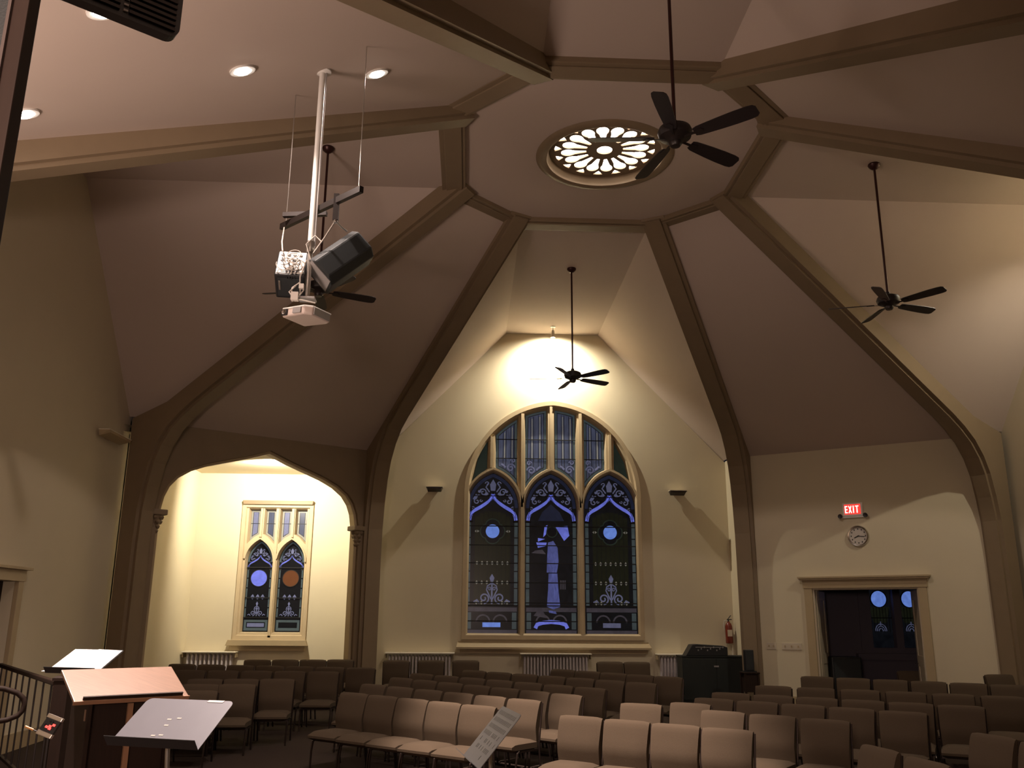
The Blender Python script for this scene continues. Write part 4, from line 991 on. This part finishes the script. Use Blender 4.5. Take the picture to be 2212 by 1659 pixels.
MB().box((0, -.162, 0), (.20, .008, .20)).build('speaker_front', M['spkblack'], sp2, bevel=.003)
MB().box((-.085, -.166, .02), (.016, .01, .10)).build('handle', M['steel'], sp2, bevel=.004)
b = MB()
for k in range(7): b.lathe([(0, .0), (.016, 0), (.014, .012), (0, .012)], 10, Matrix.Translation((-.08 + .05 * (k % 4), .10 - .07 * (k // 4), .135)))
b.box((.0, -.10, .137), (.15, .05, .006)); b.build('socket', M['greyp'], sp2)
b = MB(); random.seed(3)
for k in range(8):
    x0, y0 = random.uniform(-.08, .06), random.uniform(-.12, .06); rr = random.uniform(.03, .07); ph = random.uniform(0, 6)
    b.tube([(x0 + rr * cos(ph + a), y0 + rr * .8 * sin(ph + a), .15 + .03 * sin(a * .5 + k) ** 2 + .004 * k) for a in [4.8 * i / 16 for i in range(17)]], .004, 6)
b.build('cable', M['cable'], sp2, smooth=True)
b = MB()
for k in range(4): b.tube([(-.08 + .04 * k, .06, .14), (-.07 + .05 * k, -.02, .17), (-.03 + .03 * k, -.11, .15), (-.02 + .02 * k, -.18, .10)], .0045, 6)
b.build('black_cable', M['black'], sp2, smooth=True)
# cables between pole, projector and speakers
b = MB()
c = Vector((RX, RYY, 0))
for pts in ([(-.02, -.03, 4.86), (-.06, -.05, 4.70), (-.05, -.05, 4.55), (-.10, -.06, 4.48)], [(-.09, -.05, 4.62), (-.14, -.06, 4.56), (-.10, -.07, 4.50), (-.02, -.06, 4.49), (.08, -.05, 4.47)],
            [(.02, -.03, 4.85), (-.03, -.04, 5.0), (.04, -.04, 5.08), (.10, -.04, 5.02)], [(-.12, -.05, 4.60), (-.06, -.07, 4.64), (-.02, -.06, 4.58), (-.06, -.06, 4.52), (-.12, -.06, 4.54), (-.12, -.05, 4.60)],
            [(-.03, -.04, 4.83), (-.08, -.04, 4.86), (-.12, -.05, 4.80), (-.14, -.05, 4.72)]):
    b.tube([c + Vector(p) for p in pts], .006, 6)
b.box(c + Vector((-.09, -.06, 4.52)), (.06, .05, .07)); b.box(c + Vector((-.04, -.06, 4.61)), (.04, .04, .04))
tag(b.build('cable_bundle', M['cable'], smooth=True), 'tangle of pale cables wrapped around the foot of the white pole', 'cable')
b = MB(); hp = (P1 + P2) / 2 + q + Vector((0, 0, -.18))
for e in (Vector((-3.27, -4.74, 4.93)), Vector((-3.00, -4.69, 5.17))): b.tube([hp, hp.lerp(e, .5) + Vector((0, 0, -.01)), e], .007, 6)
b.lathe([(0, .03), (.02, .015), (.02, -.015), (0, -.03)], 10, Matrix.Translation(hp))
tag(b.build('hanging_chain', M['steel'], smooth=True), 'steel chain holding the larger hanging speaker under the sloping bar', 'chain')
b = MB().tube([(-3.62, -4.33, 5.36), (-3.58, -4.55, 5.12), (-3.52, -4.76, 4.94)], .006, 6)
tag(b.build('hanging_cable', M['cable'], smooth=True), 'pale cable from the bar end down to the smaller hanging speaker', 'cable')

for o in list(COL.objects):
    if o not in _before and not o.parent: RG(o)
PJ_.scale = (1.0, 1.0, 1.0)

# ------------------------------------------------------------------ lectern and music stands
def plane_frame(c, yaw, tilt):
    u = Vector((cos(yaw), sin(yaw), 0)); v = Vector((-sin(yaw) * cos(tilt), cos(yaw) * cos(tilt), sin(tilt))); n = u.cross(v)
    return lambda a, b_, d=0.: u * a + v * b_ + n * d
le = thing('lectern', 'wooden lectern with warm reddish slanted top and dark ledge', 'lectern', (-4.223, -5.311, .3))
PF = plane_frame(None, .686, .471); o0 = Vector((0, 0, 1.201))
F = lambda a, b_, d=0.: o0 + PF(a, b_, d)
MB().prism(F, [(-.375, -.1975), (.375, -.1975), (.375, .1975), (-.375, .1975)], -.022, 0).build('slanted_top', M['wood'], le, bevel=.004)
MB().prism(F, [(-.32, -.188), (.335, -.188), (.335, -.176), (-.32, -.176)], 0, .022).build('book_ledge', M['wooddk'], le)
MB().prism(F, [(-.38, -.203), (.38, -.203), (.38, -.197), (-.38, -.197)], -.024, .002).build('edge_strip', M['woodedge'], le)
uy = Vector((cos(.686), sin(.686), 0)); vy = Vector((-sin(.686), cos(.686), 0)); Rl = Matrix((uy, vy, Vector((0, 0, 1)))).transposed()
MB().box((0, 0, .02), (.55, .42, .04), Rl).build('base', M['wooddk'], le, bevel=.006)
b = MB().box(vy * .03 + Vector((0, 0, .58)), (.50, .28, 1.08), Rl); b.build('front_panel', M['wooddk'], le)
for sx in (-1, 1): MB().box(uy * (.27 * sx) + Vector((0, 0, .56)), (.03, .34, 1.06), Rl).build('side_panel', M['wooddk'], le, bevel=.004)
MB().box(uy * .0 - vy * .13 + Vector((0, 0, .56)), (.035, .02, 1.04), Rl).build('centre_stile', M['woodedge'], le)
MB().box(uy * -.28 - vy * .14 + Vector((0, 0, 1.02)), (.02, .02, .07), Rl).build('corner_block', M['wood'], le)

def music_stand(name, c, yaw, tilt, w, l, m, label, lip=.055, holes=False, zfl=.3, roundc=.03):
    t = thing(name, label, 'music stand', (c[0], c[1], zfl), 0)
    PF = plane_frame(None, yaw, tilt); o0 = Vector((0, 0, c[2] - zfl)); F = lambda a, b_, d=0.: o0 + PF(a, b_, d)
    def rc(w, l, r, n=5):
        pts = [(-w / 2, -l / 2), (w / 2, -l / 2)]
        for cx, cy, a0 in ((w / 2 - r, l / 2 - r, 0), (-w / 2 + r, l / 2 - r, pi / 2)): pts += [(cx + r * cos(a0 + pi / 2 * i / n), cy + r * sin(a0 + pi / 2 * i / n)) for i in range(n + 1)]
        return pts
    hs = []
    if holes:
        random.seed(5)
        for r_ in range(7):
            v = l / 2 - .035 - r_ * .042
            for k in range(14):
                u = -w / 2 + .05 + k * .03
                if r_ > 2 and random.random() < .35 + .1 * (r_ - 2): continue
                hs.append([(u - .005, v - .012), (u + .005, v - .012), (u + .005, v + .012), (u - .005, v + .012)])
    MB().prism(F, rc(w, l, roundc), -.003, 0).build('desk', M[m], t)
    if hs:
        for vr in sorted({round(q[0][1], 4) for q in hs}):
            b = MB()
            for q in hs:
                if round(q[0][1], 4) == vr: b.prism(F, q, 0, .0008)
            b.build('slot_row', M['black'], t, merge=False)
    MB().prism(F, [(-w / 2, -l / 2 - .003), (w / 2, -l / 2 - .003), (w / 2, -l / 2), (-w / 2, -l / 2)], 0, lip).build('ledge', M['black' if m == 'standgrey' else m], t)  # grey stand's lip is black to paint in the shade on its front
    return t, F
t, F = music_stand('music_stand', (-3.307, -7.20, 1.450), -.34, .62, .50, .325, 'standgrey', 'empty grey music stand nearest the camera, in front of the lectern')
MB().prism(F, [(.19, .148), (.10, .148), (.105, .162), (.195, .162)], 0, .002).build('sticker', M['paper'], t)
b = MB()
for u, v in ((-.03, .02), (.02, .03), (-.02, -.02), (-.045, -.09), (-.005, -.085)): b.add([F(u + x * .012, v + y * .004, .0012) for x, y in ((-1, -1), (1, -1), (1, 1), (-1, 1))], [(0, 1, 2, 3)])
b.build('rivet', M['white'], t)
def stand_post(t, F, hh, yaw):
    MB().tube([F(0, -.04, -.03), F(0, -.04, -.03) + Vector((0, 0, -.08)), Vector((0, .0, .9 * F(0, -.04, 0).z - .12)), Vector((0, .0, .5))], .011, 10).build('post', M['steel'], t, smooth=True)
    MB().tube([(0, 0, .60), (0, 0, .06)], .015, 10).build('lower_post', M['iron'], t, smooth=True)
    for k in range(3): a = yaw + 2 * pi * k / 3; MB().tube([(0, 0, .16), (.12 * cos(a), .12 * sin(a), .10), (.27 * cos(a), .27 * sin(a), .012)], .011, 8).build('leg', M['iron'], t, smooth=True)
    MB().prism(F, [(-.05, -.07), (.05, -.07), (.05, .0), (-.05, .0)], -.035, -.004).build('tilt_bracket', M['iron'], t)
stand_post(t, F, 1.1, .4)
t, F = music_stand('music_stand', (-5.038, -4.001, 1.58), -.328, .526, .50, .35, 'black', 'music stand holding glowing white sheets behind the lectern')
stand_post(t, F, 1.1, .2)
sh = thing('sheet_music', 'bright white sheets of paper open on the stand behind the lectern', 'sheet music', (-5.038, -4.001, 1.58))
F2 = lambda a, b_, d=0.: plane_frame(None, -.328, .526)(a, b_, d)
b = MB()
b.prism(F2, [(-.245, -.17), (.0, -.17), (.0, .16), (-.235, .16)], .003, .008); b.build('page', M['paper'], sh)
b = MB(); b.prism(F2, [(.002, -.17), (.245, -.17), (.245, .15), (.002, .165)], .003, .009); b.build('page', M['paper'], sh)
b = MB(); b.prism(F2, [(-.30, -.165), (-.25, -.165), (-.25, -.13)], .003, .006); b.build('page_corner', M['paper'], sh)
t, F = music_stand('music_stand', (-1.756, -6.841, 1.35), -1.413, .865, .50, .33, 'standshaded', 'grey music stand with rows of slots in front of the middle chairs', holes=True)
stand_post(t, F, 1.05, .1)

# ------------------------------------------------------------------ small mixer on its post, stair rail
bx = thing('cue_mixer', 'small silver control box with glowing red buttons below the lectern', 'control box', (-4.262, -6.322, .3))
PF = plane_frame(None, 1.05, .25)
u_ = Vector((.066, .035, .09)); 
F = lambda a, b_, d=0.: Vector((0, 0, 1.035)) + Vector((.42, .20, .885)).normalized() * a + Vector((.93, -.03, -.33)).normalized() * b_ + Vector((-.05, -.93, .2)).normalized() * d
MB().prism(F, [(-.055, -.042), (.055, -.042), (.055, .042), (-.055, .042)], -.02, .0).build('box_body', M['black'], bx)
MB().prism(F, [(-.06, -.045), (-.034, -.045), (-.034, .045), (-.06, .045)], -.022, .006).build('end_cap', M['steel'], bx, bevel=.003)
MB().prism(F, [(.038, -.045), (.06, -.045), (.06, .045), (.038, .045)], -.022, .006).build('end_cap', M['steel'], bx, bevel=.003)
b = MB()
for a, c_ in ((-.008, -.012), (-.012, .008), (.012, .02), (.0, .004)): b.prism(F, [(a - .006, c_ - .007), (a + .006, c_ - .007), (a + .006, c_ + .007), (a - .006, c_ + .007)], 0, .004)
b.build('led_button', M['led'], bx)
b = MB()
for a, c_ in ((-.004, -.024), (.018, -.008), (.02, .008)): b.lathe([(0, 0), (.005, 0), (.005, .01), (0, .01)], 10, Matrix.Translation(F(a, c_, .0)))
b.build('knob', M['black'], bx)
b = MB(); b.tube([F(-.05, -.03, -.01), F(-.048, -.075, -.005)], .003); b.build('cable', M['black'], bx)
b = MB(); b.tube([F(-.048, -.07, -.004), F(-.047, -.12, 0)], .006, 10); b.build('jack_plug', M['copper'], bx, smooth=True)
MB().tube([(0, 0, 1.0), (0, 0, .0)], .012, 8).build('post', M['iron'], bx)
MB().lathe([(0, 0), (.13, 0), (.12, .02), (0, .03)], 20).build('foot', M['iron'], bx)

rl = thing('stair_railing', 'dark iron stair railing with slim balusters at the left edge of the stage', 'railing', (-6.7, -1.5, .3))
A = Vector((-7.78, .20, 0)); B = Vector((-5.72, -2.91, 0)); o_ = Vector((-6.7, -1.5, .3)); d = (B - A).normalized(); Rr = Matrix((d, Vector((-d.y, d.x, 0)), Vector((0, 0, 1)))).transposed()
mid = (A + B) / 2; L = (B - A).length
MB().box(mid + Vector((0, 0, 1.33)) - o_, (L, .06, .045), Rr).build('handrail', M['wooddk'], rl, bevel=.01)
MB().box(mid + Vector((0, 0, .38)) - o_, (L, .035, .03), Rr).build('bottom_rail', M['iron'], rl)
for k in range(9):
    p = A.lerp(B, (k + .5) / 9) - o_; MB().tube([p + Vector((0, 0, .38)), p + Vector((0, 0, 1.32))], .010, 8).build('baluster', M['iron'], rl)
nw = thing('newel_post', 'square dark wooden newel post at the end of the stair railing', 'newel post', (-5.62, -2.98, .3))
MB().box((0, 0, .53), (.14, .14, 1.06)).build('post', M['wooddk'], nw, bevel=.01)
MB().lathe([(0, 1.06), (.11, 1.06), (.11, 1.085), (.08, 1.10), (0, 1.11)], 4, Matrix.Rotation(pi / 4, 4, 'Z')).build('cap', M['wooddk'], nw)
hr = MB().tube([(-7.0, -3.55, 1.33), (-6.40, -3.40, 1.325), (-6.11, -3.32, 1.321), (-6.01, -3.271, 1.306), (-5.913, -3.225, 1.267), (-5.866, -3.203, 1.22), (-5.853, -3.197, 1.175), (-5.858, -3.2, 1.12), (-5.89, -3.213, 1.075), (-5.962, -3.248, 1.043), (-6.057, -3.294, 1.029), (-6.4, -3.43, 1.0), (-6.75, -3.5, .8), (-6.75, -3.5, .3)], .024, 10)
tag(hr.build('curved_handrail', M['wooddk'], smooth=True), 'rounded dark handrail loop in front of the stair railing', 'handrail')

# ------------------------------------------------------------------ dark post and slatted panel close to the camera
xr, yr = -2.592, -10.612
po = thing('dark_pillar', 'dark wooden pillar edge running up the left edge of the picture', 'pillar', (xr - .1, yr, .0))
rv = Vector((cos(radians(-2.63)), sin(radians(-2.63)), 0)); fv = Vector((-rv.y, rv.x, 0)); Rp = Matrix((rv, fv, Vector((0, 0, 1)))).transposed()
e = Vector((.1, 0, 0))
MB().box(e + rv * -.012 + fv * .015 + Vector((0, 0, 2.1)), (.024, .03, 4.2), Rp).build('edge_board', M['wooddk'], po, bevel=.002)
MB().box(e + rv * -.165 + fv * .025 + Vector((0, 0, 2.1)), (.275, .03, 4.2), Rp).build('recessed_panel', M['spkblack'], po)
MB().box(e + rv * -.0265 + fv * .015 + Vector((0, 0, 2.1)), (.005, .04, 4.2), Rp).build('trim_bead', M['trim_dark'], po)
gr = thing('slatted_panel', 'black slatted panel with a rounded lower corner hanging overhead at top left', 'speaker grille', (0, 0, 0))
A = Vector((-2.605, -9.962, 3.275)); w_ = Vector((-.80, -.60, 0)).normalized(); nn = Vector((-w_.y, w_.x, 0))
if nn.dot(Vector((-1.89, -11.83, 0)) - Vector((A.x, A.y, 0))) < 0: nn = -nn
gr.location = A
F = lambda u, v, d=0.: w_ * u + nn * d + Vector((0, 0, v))
rr = .028; outl = [(rr - rr * cos(a), rr - rr * sin(a)) for a in [pi / 2 * i / 6 for i in range(6, -1, -1)]]
outl = [(rr - rr * cos(a), rr - rr * sin(a)) for a in [pi / 2 * i / 6 for i in range(7)]] + [(.70, 0), (.70, .55), (0, .55)]
MB().prism(F, outl, -.03, 0).build('grille_frame', M['black'], gr)
for c_ in range(5):
    b = MB(); x0 = .012 + c_ * .125
    for k in range(34): b.prism(F, [(x0, .014 + k * .015), (x0 + .105, .014 + k * .015), (x0 + .105, .022 + k * .015), (x0, .022 + k * .015)], 0, .006)
    b.build('slat_column', M['iron'], gr, merge=False)
    b = MB()
    for k in range(34): b.prism(F, [(x0 + .107, .015 + k * .015), (x0 + .117, .015 + k * .015), (x0 + .117, .020 + k * .015), (x0 + .107, .020 + k * .015)], 0, .004)
    b.build('slot_highlight', M['greyp'], gr, merge=False)
